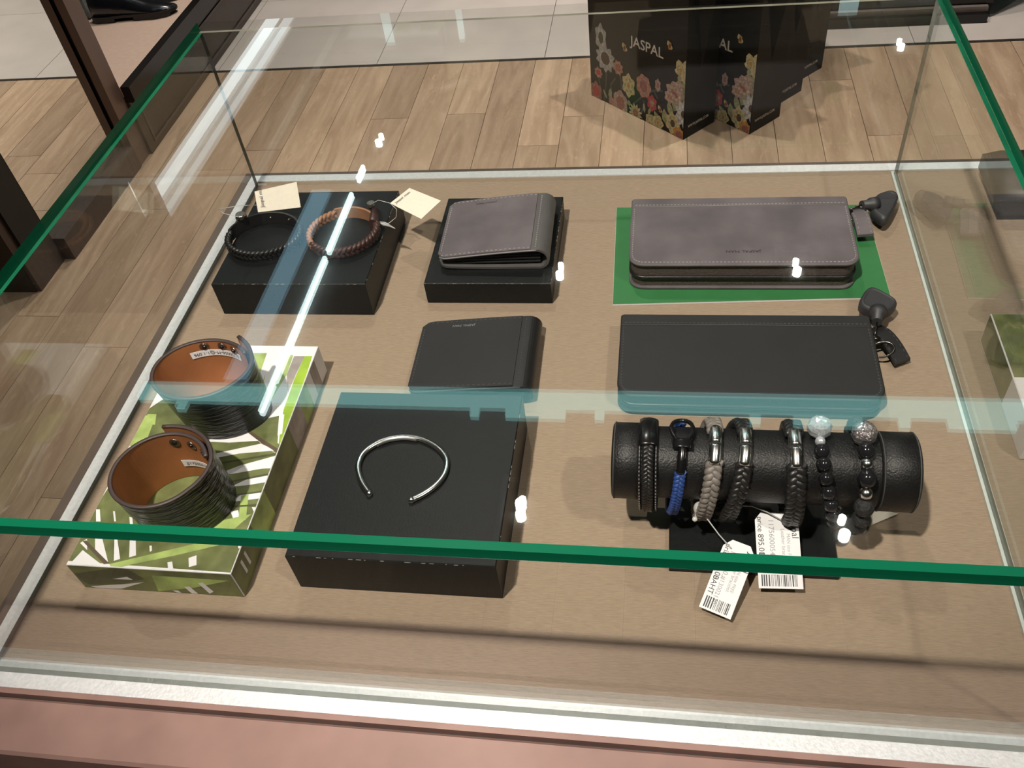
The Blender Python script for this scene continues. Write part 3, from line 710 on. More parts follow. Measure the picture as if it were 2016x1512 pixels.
# back half: pale blades
top_print([(1290, 185), (1450, 185), (1400, 420), (1290, 690), (1180, 690)], 'palm_light')
top_print([(1430, 185), (1480, 185), (1380, 420), (1350, 420)], 'paperwhite')
top_print([(1550, 190), (1605, 200), (1560, 330), (1480, 460), (1350, 700), (1300, 690), (1420, 470)], 'palm_light')
top_print([(1680, 205), (1730, 205), (1690, 330), (1620, 520), (1590, 700), (1570, 860), (1500, 830), (1540, 560), (1610, 360)], 'palm_bright')
top_print([(1610, 205), (1680, 205), (1620, 330), (1570, 450), (1560, 330)], 'palm_soft')
top_print([(1740, 320), (1800, 300), (1760, 420), (1680, 640), (1640, 560), (1690, 430)], 'palm_dark')
top_print([(1640, 560), (1690, 640), (1620, 800), (1590, 760)], 'palm_light')
top_print([(1300, 690), (1420, 620), (1510, 600), (1500, 780), (1560, 830), (1570, 900), (1400, 790)], 'palm_olive')
top_print([(1510, 600), (1545, 590), (1530, 720), (1500, 730)], 'paperwhite')
# front half: a dark frond with white gaps
top_print([(1280, 690), (1400, 790), (1560, 900), (1600, 1000), (1560, 1400), (200, 1420), (300, 1200), (600, 740), (1000, 735)], 'palm_olive')
top_print([(560, 740), (640, 560), (760, 480), (900, 480), (900, 740)], 'palm_olive')
top_print([(500, 800), (620, 600), (700, 590), (620, 800)], 'palm_light')
top_print([(380, 300), (1480, 380), (1500, 60), (560, 0)], 'palm_olive', z2)
top_print([(1000, 770), (1290, 700), (1390, 765), (1180, 778)], 'paperwhite')
for q in ([(1090, 850), (1390, 785), (1490, 830), (1250, 850), (1090, 880)], [(1110, 985), (1250, 930), (1500, 862), (1545, 885), (1560, 945), (1400, 950), (1200, 985)],
          [(1190, 1070), (1300, 1020), (1480, 980), (1560, 985), (1555, 1060), (1450, 1035), (1300, 1060)], [(1200, 1170), (1260, 1120), (1380, 1100), (1510, 1135), (1500, 1160), (1400, 1145)],
          [(1330, 1205), (1420, 1205), (1475, 1240), (1460, 1270), (1350, 1250)], [(1190, 1235), (1240, 1225), (1250, 1280), (1210, 1290)], [(300, 1220), (325, 1220), (330, 1300), (300, 1300)], [(412, 1232), (425, 1232), (432, 1300), (420, 1300)], [(520, 1270), (540, 1275), (545, 1330), (525, 1330)]):
    top_print(q, 'paperwhite')
top_print([(1260, 1130), (1310, 1120), (1290, 1290), (1240, 1290)], 'palm_light'); top_print([(1100, 1300), (1330, 1250), (1180, 1380), (900, 1420)], 'palm_light')
top_print([(640, 590), (700, 590), (690, 660), (630, 660)], 'palm_light')
for a, b in (((1000, 930), (1500, 845)), ((1100, 1050), (1550, 960)), ((1150, 1130), (1550, 1075)), ((1150, 1200), (1500, 1175))):
    top_print([a, b, (b[0], b[1] + 14), (a[0], a[1] + 10)], 'palm_dark')
top_print([(1275, 690), (1300, 685), (1400, 755), (1545, 845), (1600, 930), (1585, 940), (1530, 865), (1385, 775)], 'palm_brown')
for q in ([(455, 200), (495, 175), (495, 240)], [(405, 310), (470, 240), (580, 325), (480, 325)], [(540, 150), (575, 150), (615, 312), (540, 260)], [(650, 170), (665, 170), (682, 290), (646, 302)], [(738, 150), (770, 150), (772, 270), (733, 282)],
          [(848, 215), (862, 215), (862, 245), (850, 250)], [(1070, 285), (1115, 270), (1115, 325), (1072, 337)], [(950, 310), (977, 305), (987, 372), (958, 380)], [(850, 345), (875, 335), (910, 402), (885, 408)],
          [(760, 370), (795, 360), (857, 415), (825, 424)], [(1350, 205), (1387, 208), (1382, 230), (1352, 230)]):
    top_print(q, 'paperwhite', z2)
top_print([(470, 190), (490, 185), (620, 315), (590, 320)], 'palm_brown', z2); top_print([(620, 320), (1000, 230), (1330, 150), (1340, 190), (1000, 270), (640, 345)], 'palm_light', z2)
front_print([(380, 300), (1360, 380), (1400, 560), (400, 480)], 'palm_olive'); front_print([(420, 370), (700, 330), (820, 400), (690, 430), (500, 430)], 'palm_dark'); front_print([(860, 380), (1300, 410), (1100, 450), (900, 470)], 'palm_light')
for q in ([(640, 400), (720, 388), (755, 405)], [(515, 440), (700, 430), (820, 418), (690, 455), (560, 455)], [(980, 465), (1010, 465), (1052, 492), (1030, 490)], [(1045, 445), (1075, 442), (1140, 497), (1113, 502)], [(1125, 425), (1150, 420), (1212, 472), (1190, 483)]): front_print(q, 'paperwhite')
for y0, y1, mt in ((D2 + .0005, -.462, 'palm_olive'), (-.462, -.432, 'palm_light'), (-.432, -.372, 'palm_olive'), (-.372, -.345, 'palm_soft'), (-.345, -.325, 'palm_light'), (-.312, -.300, 'palm_soft')): side_print(y0, y1, .0006, HD - .0005, mt)
for y0 in (-.482, -.489): side_print(y0, y0 + .0025, .010, .024, 'paperwhite')
o = LP.build('leaf_print', LM, lb); o['kind'] = 'stuff'
# ================================================================== BIFOLD WALLETS
def bifold(x0, x1, y0, y1, z, h, label, leather, spine, edge, thread, text_mat, tilt=0.0, rot=0.0):
    """two leaves joined by a rounded spine at x1; the mouth of the fold shows at y0"""
    t = thing('bifold_wallet', label, 'wallet', ((x0 + x1) / 2, (y0 + y1) / 2, z))
    th = .0022; cr = .009; r = h / 2
    path = []; N = 30
    for i in range(N + 1): a = i / N; path.append((x0 + (x1 - r - x0) * a, z + .0004 + .0028 * (1 - a) ** 3))              # lower leaf, lip curled up
    for i in range(1, 16): an = -math.pi / 2 + math.pi * i / 16; path.append((x1 - r + r * math.cos(an) * 1.0, z + r + r * math.sin(an)))
    for i in range(N + 1): a = i / N; path.append((x1 - r + (x0 - x1 + r) * a, z + h - (h * .40) * a ** 1.3))               # upper leaf slopes to the fore edge
    def yr(x):
        d = x - x0
        if d < cr: k = cr - math.sqrt(max(0, cr * cr - (cr - d) ** 2)); return y0 + k * .9, y1 - k * .9
        return y0, y1
    n = len(path); nrm = []
    for i in range(n):
        a = path[max(i - 1, 0)]; b = path[min(i + 1, n - 1)]; d = Vector((b[0] - a[0], 0, b[1] - a[1])).normalized(); nrm.append(Vector((d.z, 0, -d.x)))
    w = MB(); rings = []
    for i, (x, zz) in enumerate(path):
        a, b = yr(x); o_ = nrm[i] * 0; q = -nrm[i] * th; p0 = Vector((x, 0, zz)); p0.x = max(p0.x, x0)
        rings.append([p0 + o_ + Vector((0, a, 0)), p0 + o_ + Vector((0, b, 0)), p0 + q + Vector((0, b, 0)), p0 + q + Vector((0, a, 0))])
    w.rings(rings, 0, True, False); w.build('cover', spine, t, fix=True)
    # raised outer panel on the upper leaf, ending in a seam before the spine
    sx = x1 - .016; pn = MB(); rg = []
    ztop = lambda x: z + h - (h * .40) * max(0., (x1 - r - x) / (x1 - r - x0)) ** 1.3
    K = 18
    for i in range(K + 1):
        x = x0 + .0004 + (sx - x0 - .0004) * i / K; a, b = yr(x); e_ = .0006
        rg.append([Vector((x, a + e_, ztop(x) + .00005)), Vector((x, b - e_, ztop(x) + .00005)), Vector((x, b - e_, ztop(x) + .0009)), Vector((x, a + e_, ztop(x) + .0009))])
    pn.rings(rg, 0, True, False); pn.build('outer_panel', leather, t, fix=True)
    ed = MB(); ed.tube([(x0 + .002 + (x1 - r - x0 - .002) * i / 20, yr(x0 + .002 + (x1 - r - x0 - .002) * i / 20)[0] - .0001, ztop(x0 + .002 + (x1 - r - x0 - .002) * i / 20) - .0008) for i in range(21)], .0008, 6); ed.build('painted_edge', edge, t)
    # inner leaves and lining
    il = MB()
    for kz, dx in ((.22, .004), (.40, .007), (.56, .010)):
        il.hexa([(x0 + dx, y0 + .003, z + h * kz * .8 + .001), (x1 - r * .8, y0 + .003, z + h * kz + .001), (x1 - r * .8, y1 - .003, z + h * kz + .001), (x0 + dx, y1 - .003, z + h * kz * .8 + .001)],
                [(x0 + dx, y0 + .003, z + h * kz * .8 + .0022), (x1 - r * .8, y0 + .003, z + h * kz + .0022), (x1 - r * .8, y1 - .003, z + h * kz + .0022), (x0 + dx, y1 - .003, z + h * kz * .8 + .0022)])
    il.build('inner_leaf', 'lining', t)
    st = MB(); zt = .00092
    e = .0028
    dashes(st, [(x0 + e + (sx - e - x0) * i / 10, y0 + e, ztop(x0 + e + (sx - e - x0) * i / 10) + zt) for i in range(11)])
    dashes(st, [(x0 + e + (sx - e - x0) * i / 10, y1 - e, ztop(x0 + e + (sx - e - x0) * i / 10) + zt) for i in range(11)])
    dashes(st, [(x0 + e, y0 + cr, ztop(x0 + e) + zt), (x0 + e, y1 - cr, ztop(x0 + e) + zt)]); dashes(st, [(sx + .004, y0 + .003, ztop(sx + .004) + .0001), (sx + .004, y1 - .003, ztop(sx + .004) + .0001)])
    o = st.build('stitching', thread, t); o['kind'] = 'stuff'
    tx = MB(); cx, cy = x0 + (x1 - x0) * .36, y1 - .0085
    text_mesh(tx, 'JASPAL MAN', .0036, lambda a, b: Vector((cx - a, cy - b, ztop(cx - a) + .00105))); tx.build('lettering', text_mat, t)
    if rot:
        t.rotation_euler.z = rot
    return t
bifold(.2405, .3415, -.1780, -.0935, HB + .0002, .0215, 'grey leather bifold wallet lying on the low black box', 'greyleather', 'greyspine', 'greyedge', 'stitch', 'deboss', rot=math.radians(1.2))
bifold(.2370, .3405, -.3170, -.2350, .0003, .0195, 'black leather bifold wallet lying directly on the fabric deck', 'blacksoft', 'blackleather', 'stitchdark', 'stitchdark', 'silverprint', rot=math.radians(.8))
# ================================================================== LONG ZIP WALLETS
gc = MB(); q = [P(1206, 602, .0002), P(1753.6, 588, .0002), Vector((.6275, -.0575, .0002)), P(1213.8, 411.5, .0002)]
gc.hexa(q, [p + Vector((0, 0, .0016)) for p in q]); o = gc.build('card_sheet', 'paperwhite')
tag(o, 'stiff green card with white cut edges under the grey zip wallet', 'card')
q2 = [p + (sum(q, Vector()) / 4 - p) * .0015 for p in q]
t2 = MB().hexa([p + Vector((0, 0, .00162)) for p in q2], [p + Vector((0, 0, .0018)) for p in q2]).build('green_face', 'green', o)
def long_wallet(x0, x1, y0, y1, z, h, label, leather, tape, edge, thread, text_mat, letter, rise=0.0):
    t = thing('zip_wallet', label, 'wallet', ((x0 + x1) / 2, (y0 + y1) / 2, z))
    rad = (.013, .013, .003, .003); pan = .0032
    slab(MB(), x0, x1, y0, y1, rad, z, z + pan, .0009).build('lower_panel', leather, t)
    rs = lambda x, y: -rise * ((y - y0) / (y1 - y0))
    slab(MB(), x0, x1, y0, y1, rad, z + h - pan, z + h, .0011, rise=rs).build('upper_panel', leather, t)
    zb = MB(); slab(zb, x0 + .0022, x1 - .0022, y0 + .0022, y1 - .001, (.0115, .0115, .002, .002), z + pan + .0001, z + h - pan - rise - .0001, .0002)
    g_ = zb.build('zip_gusset', tape, t)
    mid = z + h * .50 - rise * .3
    def zrow(off, dz): return [p + Vector((0, 0, dz)) for p in rrect(x0 + .0019 - off, x1 - .0019 + off, y0 + .0019 - off, y1 + .004, (.012, .012, .001, .001), mid)][2 * 0:22]
    path = rrect(x0 + .0018, x1 - .0018, y0 + .0018, y1 - .002, (.012, .012, .001, .001), mid)
    seq = [Vector((x0 + .0018, y1 - .004, mid))] + path[0:14] + [Vector((x1 - .0018, y1 - .004, mid))]
    MB().tube([p - Vector((0, 0, .0015)) for p in seq], .0019, 6).build('zip_teeth', 'teeth', t)
    # turned spine along the back: a raised seam line
    ys = y1 - .014; zt = z + h + .0001
    MB().tube([(x0 + .001, ys, zt + rs(0, ys)), ((x0 + x1) / 2, ys + .0012, zt + rs(0, ys)), (x1 - .001, ys + .0005, zt + rs(0, ys))], .0006, 5).build('spine_seam', edge, t)
    st = MB(); e = .0030; pp = rrect(x0 + e, x1 - e, y0 + e, y1 - .012, (.010, .010, .001, .001), zt)
    sq = [Vector((x0 + e, y1 - .016, zt))] + pp[0:14] + [Vector((x1 - e, y1 - .016, zt))]
    dashes(st, [p + Vector((0, 0, rs(p.x, p.y))) for p in sq]); dashes(st, [(x0 + .003, ys + .003, zt + rs(0, ys)), (x1 - .003, ys + .0033, zt + rs(0, ys))])
    o = st.build('stitching', thread, t); o['kind'] = 'stuff'
    if letter:
        tx = MB(); text_mesh(tx, 'JASPAL MAN', .0046, lambda a, b: Vector((letter[0] - a * 1.15, letter[1] - b, zt + .0001 + rs(0, letter[1])))); tx.build('lettering', text_mat, t)
    return t
za = .0021
lwA = long_wallet(.4110, .6035, -.1800, -.0830, za, .0285, 'long grey leather zip wallet lying on the green card', 'greyleather', 'ziptape', 'greyedge', 'stitch', 'deboss', tuple(P(1463, 496, .030))[:2])
lwB = long_wallet(.4070, .6035, -.3255, -.2340, .0003, .0225, 'long black leather zip wallet lying on the bare fabric deck', 'blacksoft', 'zipblack', 'stitchdark', 'stitchdark', 'silverprint', None)
def pull_and_tag(w, root, zr, ring_c, tab, fob, leather, thread, fz):
    """zip slider ring, leather pull tab and a security tag held by its pin"""
    MB().tube([ring_c + Vector((.0085 * math.cos(a), .0055 * math.sin(a), .0035 * math.sin(a * 1 + .6))) for a in [2 * math.pi * i / 20 for i in range(20)]], .0009, 7, closed=True).build('pull_ring', 'gunmetal', w)
    MB().sphere(root, .0042, sc=(1.2, .8, .7)).build('slider', 'gunmetal', w)
    a, b, wd = tab; d = (b - a); n_ = Vector((-d.y, d.x, 0)).normalized() * wd
    tb = MB(); rg = []
    for i in range(9):
        k = i / 8; c = a.lerp(b, k) + Vector((0, 0, .004 * math.sin(math.pi * k))); ww = n_ * (1 if i > 1 else .75 + .12 * i)
        rg.append([c - ww, c + ww, c + ww + Vector((0, 0, .0028)), c - ww + Vector((0, 0, .0028))])
    tb.rings(rg, 0, True, False); tp = tb.build('pull_tab', leather, w, fix=True)
    st = MB()
    for s_ in (-.72, .72): dashes(st, [a.lerp(b, k / 8) + n_ * s_ + Vector((0, 0, .004 * math.sin(math.pi * k / 8) + .0029)) for k in range(1, 9)], .003, .0018, .0003, .0002)
    st.build('stitching', thread, tp)
    # rounded triangular head
    c = sum(fob, Vector()) / len(fob); fb = MB(); rg = []
    def rtri(k, z):
        pts = []
        for i, p in enumerate(fob):
            pr_, nx = fob[i - 1], fob[(i + 1) % len(fob)]; p_, q_ = p.lerp(pr_, .34), p.lerp(nx, .34)
            for j in range(5):
                u = j / 4; m_ = p_.lerp(p, u).lerp(p.lerp(q_, u), u); pts.append(c + (m_ - c) * k + Vector((0, 0, z)))
        return pts
    fb.rings([rtri(.86, 0), rtri(1.0, .003), rtri(1.0, .0085), rtri(.9, .0115), rtri(.78, .0120), rtri(.74, .0112)], 0, True, True)
    f_ = fb.build('security_tag', 'tagplastic', w, fix=True)
    ax = (root - c).normalized(); s0 = c + ax * .010 + Vector((0, 0, .0085)); s1 = c + ax * .026 + Vector((0, 0, .0075))
    MB().tube([s0, s0.lerp(s1, .4), s0.lerp(s1, .45), s1], [.0068, .0062, .0046, .0040], 14).build('pin_neck', 'tagplastic', f_)
    MB().tube([s1, root + Vector((0, 0, .002))], .0007, 6).build('pin', 'gunmetal', f_)
fzA = .006
fobA = [P(u, v, fzA) for u, v in ((1752, 391), (1768, 402), (1741, 456), (1709, 433), (1718, 402))]
pull_and_tag(lwA, Vector((.6055, -.0905, .018)), 0, Vector((.6130, -.0900, .016)), (P(1684, 414, .014), P(1703, 466, .010), .0072), fobA, 'greyleather', 'stitch', fzA)
fobB = [P(u, v, .008) for u, v in ((1706, 577), (1765, 610), (1754, 626), (1724, 636), (1682, 618))]
pull_and_tag(lwB, Vector((.6060, -.2520, .014)), 0, Vector((.6110, -.2620, .012)), (P(1722, 648, .010), P(1776, 716, .004), .0070), fobB, 'blackleather', 'stitchdark', .008)
# ================================================================== BRACELETS ON THE BLACK BOX
def ellipse(c, rx, ry, z, a0=0, a1=360, n=60, rot=0.0):
    out = []
    for i in range(n + 1):
        a = math.radians(a0 + (a1 - a0) * i / n); x, y = rx * math.cos(a), ry * math.sin(a); out.append(Vector((c[0] + x * math.cos(rot) - y * math.sin(rot), c[1] + x * math.sin(rot) + y * math.cos(rot), z)))
    return out
def band_strip(mb, pts, c, z0, z1, th, mi=0):
    """upright leather band along pts, thickness th outward from centre c"""
    rg = []
    for p in pts:
        d = Vector((p.x - c[0], p.y - c[1], 0)).normalized() * th
        rg.append([Vector((p.x, p.y, z0)), Vector((p.x, p.y, z1)), Vector((p.x, p.y, z1)) + d, Vector((p.x, p.y, z0)) + d])
    return mb.rings(rg, mi, True, False)
def hang_tag(parent, corners, th, mat, ink, lines):
    """paper tag from four corner points; returns it"""
    a, b, c, d = corners; n_ = (b - a).cross(d - a).normalized() * th
    t_ = MB().hexa([p - n_ for p in corners], corners).build('hang_tag', mat, parent)
    return t_
zA = HA + .0004
cbk = P(521, 466, zA + .006)
br = thing('braided_bracelet', 'black braided leather bracelet with its paper tag propped upright, on the square black box', 'bracelet', (cbk.x, cbk.y, zA), 'braided leather bracelets on the square box')
full = ellipse(cbk, .0335, .0285, zA + .006, 25, 175, 30)
band_strip(MB(), full, cbk, zA + .0005, zA + .0125, .002).build('strap', 'blackleather', br, fix=True)
front = ellipse(cbk, .0345, .0295, zA + .0065, 172, 388, 50)
braid(MB(), front, [Vector((p.x - cbk.x, p.y - cbk.y, 0)) for p in front], .0034, .0010, .0021, .0135).build('braid', 'cordblack', br)
for a_ in (60, 95): 
    p = ellipse(cbk, .0333, .0283, zA + .007, a_, a_ + 1, 1)[0]; MB().sphere(p, .0014, 8, 6).build('snap', 'snap', br)
p = P(475, 428, zA + .014); MB().tube([p, p + Vector((0, 0, .004))], [.0055, .0045], 14).build('toggle', 'snap', br)
tg = [P(508, 418, zA + .012), P(592, 408, zA + .012), PP(584, 358, P(592, 408, zA + .012), (0, 1, -.75)), PP(501, 377, P(508, 418, zA + .012), (0, 1, -.75))]
tag1 = hang_tag(br, tg, .0006, 'cream', 'ink', 0)
f1 = frame(tg[0], tg[3] - tg[0], tg[0] - tg[1])
L_ = MB(); text_mesh(L_, 'Jaspal man', .0048, lambda a, b: f1(.014 + a, -.0055 + b, 0) + (tg[1] - tg[0]).cross(tg[3] - tg[0]).normalized() * .0004); L_.build('lettering', 'ink', tag1)
MB().tube([tg[0].lerp(tg[3], .35), P(470, 405, zA + .03), P(430, 412, zA + .025), P(440, 420, zA + .02), P(473, 428, zA + .018)], .0003, 5).build('tag_string', 'nylon', br)
cbw = P(676, 458, zA + .006)
br2 = thing('braided_bracelet', 'brown and tan braided leather bracelet with cream tag, on the square black box', 'bracelet', (cbw.x, cbw.y, zA), 'braided leather bracelets on the square box')
full = ellipse(cbw, .0305, .0300, zA + .006, 45, 118, 24)
band_strip(MB(), full, cbw, zA + .0005, zA + .0125, .002).build('strap', 'tanleather', br2, fix=True)
l1 = ellipse(cbw, .0315, .0310, zA + .0065, 116, 225, 40); braid(MB(), l1, [Vector((p.x - cbw.x, p.y - cbw.y, 0)) for p in l1], .0034, .0010, .0021, .0135).build('braid', 'tanleather', br2)
l2 = ellipse(cbw, .0315, .0310, zA + .0065, 222, 395, 50); braid(MB(), l2, [Vector((p.x - cbw.x, p.y - cbw.y, 0)) for p in l2], .0036, .0012, .0024, .0135).build('braid', 'brownleather', br2)
p = ellipse(cbw, .0335, .033, zA + .007, 38, 39, 1)[0]; MB().tube([p + Vector((-.002, .008, 0)), p + Vector((.001, -.012, 0))], (.0075, .0045), 12).build('keeper', 'brownleather', br2)
p = P(731, 404, zA + .015); MB().tube([p - Vector((0, 0, .003)), p + Vector((0, 0, .003))], [.0030, .0036], 12).build('toggle', 'snap', br2)
zt = zA + .018
tg = [P(829, 431, zt - .006), P(868, 395, zt), P(806, 370, zt), P(768, 400, zt - .006)]
tag2 = hang_tag(br2, tg, .0006, 'cream', 'ink', 0)
f2 = frame(tg[3], tg[2] - tg[3], tg[2] - tg[1])
L_ = MB(); text_mesh(L_, 'Jaspal man', .0042, lambda a, b: f2(.012 + a, -.0050 + b, 0) + Vector((0, 0, .0006))); L_.build('lettering', 'ink', tag2)
MB().tube([P(731, 402, zA + .018), P(745, 394, zA + .024), P(768, 400, zt + .002), P(781, 412, zt), P(780, 428, zA + .006), P(765, 440, zA + .008), P(748, 436, zA + .006)], .0003, 5).build('tag_string', 'nylon', br2)
MB().tube([P(742, 436, zA + .004), P(757, 441, zA + .0045), P(768, 445, zA + .003), P(778, 450, zA + .002)], [.0005, .0022, .0010, .0004], 6).build('string_clip', 'nylon', br2)
# ================================================================== LEATHER CUFFS ON THE LEAF BOX
def cuff(ct, cb_, rx, ry, bx, by, h, label, lap, end, sticker, text, snaps):
    """wide wrist cuff: sloping wall between a lower and an upper oval, ends overlapping at angle lap (degrees)"""
    z0 = HD + .0006; t = thing('leather_cuff', label, 'bracelet', (cb_[0], cb_[1], z0), 'leather cuffs on the leaf box')
    th = .0026; N = 84
    def ringpts(off, a0, a1, n, extra=0.0):
        lo, hi = [], []
        for i in range(n + 1):
            k = i / n; ad = a0 + (a1 - a0) * k; a = math.radians(ad); o_ = off + (0 if ad < 330 else .0036 * min(1, (ad - 330) / 45) + extra * max(0, (ad - 385) / (a1 - 385)) ** 1.3)
            lo.append(Vector((cb_[0] + (bx + o_) * math.cos(a), cb_[1] + (by + o_) * math.sin(a), z0))); hi.append(Vector((ct[0] + (rx + o_) * math.cos(a), ct[1] + (ry + o_) * math.sin(a), z0 + h)))
        return lo, hi
    a0, a1 = lap, end
    def wall(off, t0, ex, mat, name, za=0.0, zb=1.0):
        lo, hi = ringpts(off, a0, a1, N, .0042); lo2, hi2 = ringpts(off + t0, a0, a1, N, .0042)
        rg = []
        for i in range(N + 1):
            A, B = lo[i].lerp(hi[i], za), lo[i].lerp(hi[i], zb); C_, D_ = lo2[i].lerp(hi2[i], zb), lo2[i].lerp(hi2[i], za)
            rg.append([A, B, C_, D_])
        return MB().rings(rg, 0, True, False).build(name, mat, t, fix=True)
    wall(0, .0008, 0, 'cufftan', 'lining', .0, .985)
    wall(.00085, th - .0008, 0, 'cuffblack', 'outer_leather', .0, .985)
    lo, hi = ringpts(th / 2, a0, a1, N, .0042)
    MB().tube([p - Vector((0, 0, .0004)) for p in hi], (.0009, th * .62), 8, up=(0, 0, 1)).build('rim', 'cuffrim', t)
    for an, kz in snaps:
        a = math.radians(an); lo_ = Vector((cb_[0] + bx * math.cos(a), cb_[1] + by * math.sin(a), z0)); hi_ = Vector((ct[0] + rx * math.cos(a), ct[1] + ry * math.sin(a), z0 + h))
        p = lo_.lerp(hi_, kz); d = Vector((-math.cos(a), -math.sin(a), 0))
        sn = MB().tube([p, p + d * .0009], [.0042, .0036], 16).build('snap', 'snap', t); MB().tube([p + d * .00095, p + d * .0016], [.0020, .0015], 12).build('snap_socket', 'gunmetal', sn)
    sa, sb, kz, hh = sticker
    rg = []; stp = MB()
    for i in range(13):
        a = math.radians(sa + (sb - sa) * i / 12); lo_ = Vector((cb_[0] + (bx - .0006) * math.cos(a), cb_[1] + (by - .0006) * math.sin(a), z0)); hi_ = Vector((ct[0] + (rx - .0006) * math.cos(a), ct[1] + (ry - .0006) * math.sin(a), z0 + h))
        rg.append([lo_.lerp(hi_, kz - hh), lo_.lerp(hi_, kz + hh)])
    for i in range(12): stp.add([rg[i][0], rg[i + 1][0], rg[i + 1][1], rg[i][1]], [(0, 1, 2, 3)])
    so = stp.build('sticker', 'paperwhite', t); md_ = so.modifiers.new('paper_thickness', 'SOLIDIFY'); md_.thickness = .0002; md_.offset = 0
    tx = MB(); ln = abs(math.radians(sb - sa)) * (rx + ry) / 2
    def wrap(x, y):
        a = math.radians((sa + sb) / 2) - x / ((rx + ry) / 2); k = kz + y / h
        lo_ = Vector((cb_[0] + (bx - .0009) * math.cos(a), cb_[1] + (by - .0009) * math.sin(a), z0)); hi_ = Vector((ct[0] + (rx - .0009) * math.cos(a), ct[1] + (ry - .0009) * math.sin(a), z0 + h)); return lo_.lerp(hi_, k)
    fl_ = -1 if lap > 30 else 1; text_mesh(tx, text, .0040, lambda x, y: wrap(fl_ * x, fl_ * y)); tx.build('handwriting', 'ink', so)
    return t
cuff((.1030, -.3630), (.1055, -.3620), .0348, .0288, .0305, .0228, .053, 'black leather cuff with tan lining and wide sticker, behind the other cuff', 32, 425, (126, 50, .80, .055), 'JJ1750056-M-@1-1.096', ((104, .90), (80, .90), (62, .88), (282, .45), (302, .45)))
cuff((.1065, -.4535), (.1060, -.4495), .0312, .0298, .0306, .0272, .049, 'dark brown creased leather cuff with tan lining, nearer the front glass', 22, 468, (102, 52, .34, .075), 'JJ175056-L-x', ((96, .82), (72, .80), (50, .76), (66, .17)))
# ================================================================== SILVER BANGLE
zb = HC + .0022; cbn = P(793, 915, zb)
pts = [P(*q, zb) for q in ((727, 971), (712, 948), (705, 920), (712, 897), (730, 880), (758, 866), (793, 860), (828, 864), (856, 877), (873, 893), (880, 910), (874, 935), (857, 956), (833, 973), (810, 984))]
def smooth_path(p, n=6):
    out = []
    for i in range(len(p) - 1):
        a = p[max(i - 1, 0)]; b = p[i]; c = p[i + 1]; d = p[min(i + 2, len(p) - 1)]
        for k in range(n):
            t = k / n; out.append(.5 * ((2 * b) + (c - a) * t + (2 * a - 5 * b + 4 * c - d) * t * t + (3 * b - a - 3 * c + d) * t ** 3))
    return out + [p[-1]]
sp = smooth_path(pts)
bg = thing('open_bangle', 'polished silver open bangle lying on the large black box', 'bangle', (cbn.x, cbn.y, HC + .0002))
MB().tube(sp, (.0017, .0021), 10, up=(0, 0, 1)).build('band', 'chrome', bg)
for q in (sp[0], sp[-1]): MB().sphere(q, .0024, 12, 8).build('tip', 'chrome', bg)
pl = sp[26:42]; d0 = [(p - cbn) for p in pl]
MB().tube([p - d.normalized() * .0024 + Vector((0, 0, .0004)) for p, d in zip(pl, d0)], (.0016, .0004), 8, up=(0, 0, 1)).build('engraved_plate', 'silverprint', bg)
# ================================================================== BRACELET ROLL
RZ = .058
ra = P(1207, 905, RZ); rb = P(1797, 930, RZ); ax = (rb - ra); RL = ax.length; ax.normalize(); perp = Vector((-ax.y, ax.x, 0))
RR = .0235
ro = thing('bracelet_roll', 'black leather bracelet display roll on a flat base, holding seven bracelets', 'display stand', ((ra.x + rb.x) / 2, (ra.y + rb.y) / 2, .0003))
def rollpt(s, ang, r, dz=0.0): return ra + ax * s + perp * (r * math.cos(ang)) + Vector((0, 0, r * math.sin(ang) + dz))
def rev(prof, n=40):
    return MB().rings([[rollpt(s, 2 * math.pi * j / n, r) for j in range(n)] for s, r in prof], 0, True, True)
rev([(.0205, RR), (.021, RR), (RL - .0235, RR), (RL - .023, RR)]).build('cushion', 'rollleather', ro)
for a, b in ((0.0, .0208), (RL - .0235, RL)):
    rev([(a, RR + .0002), (a + .0012, RR + .0018), (b - .0012, RR + .0018), (b, RR + .0004)]).build('end_cap', 'rollleather', ro)
for s in (.0015, .0192, RL - .0220, RL - .0015): MB().tube([rollpt(s, 2 * math.pi * j / 40, RR + .0017) for j in range(40)], .0005, 5, closed=True).build('cap_seam', 'stitchdark', ro)
mid = ra + ax * (RL * .5); bx0, bx1 = .4475, .5560
MB().bbox(bx0, bx1, -.4640, -.3850, .0003, .0070, .0012).build('base', 'blackbox', ro)
MB().bbox(mid.x - .004, mid.x + .010, mid.y - .012, mid.y + .012, .0071, RZ - RR + .004, .002).build('neck', 'blackbox', ro)
def loop(s, r0, sag, lean, n=72, a0=0, a1=360, wob=0.0):
    """path round the roll at distance s, hanging below it; lean shifts the lower side along the axis"""
    pts, nr = [], []
    for i in range(n + (0 if a1 - a0 >= 360 else 1)):
        a = math.radians(a0 + (a1 - a0) * i / n); dn = .5 - .5 * math.sin(a)
        x = math.cos(a) * (r0 + .10 * sag * dn); z = math.sin(a) * r0 - sag * dn ** 1.6
        pts.append(ra + ax * (s + lean * (dn - .1)) + perp * x + Vector((0, 0, z))); nr.append((perp * math.cos(a) + Vector((0, 0, math.sin(a)))))
    return pts, nr
def sx(u, v): p = P(u, v, RZ + RR * .9); return (p - ra).dot(ax)
BGp = 'bracelets slipped over the display roll'
def cap(u0, v0): return sx(u0, v0)
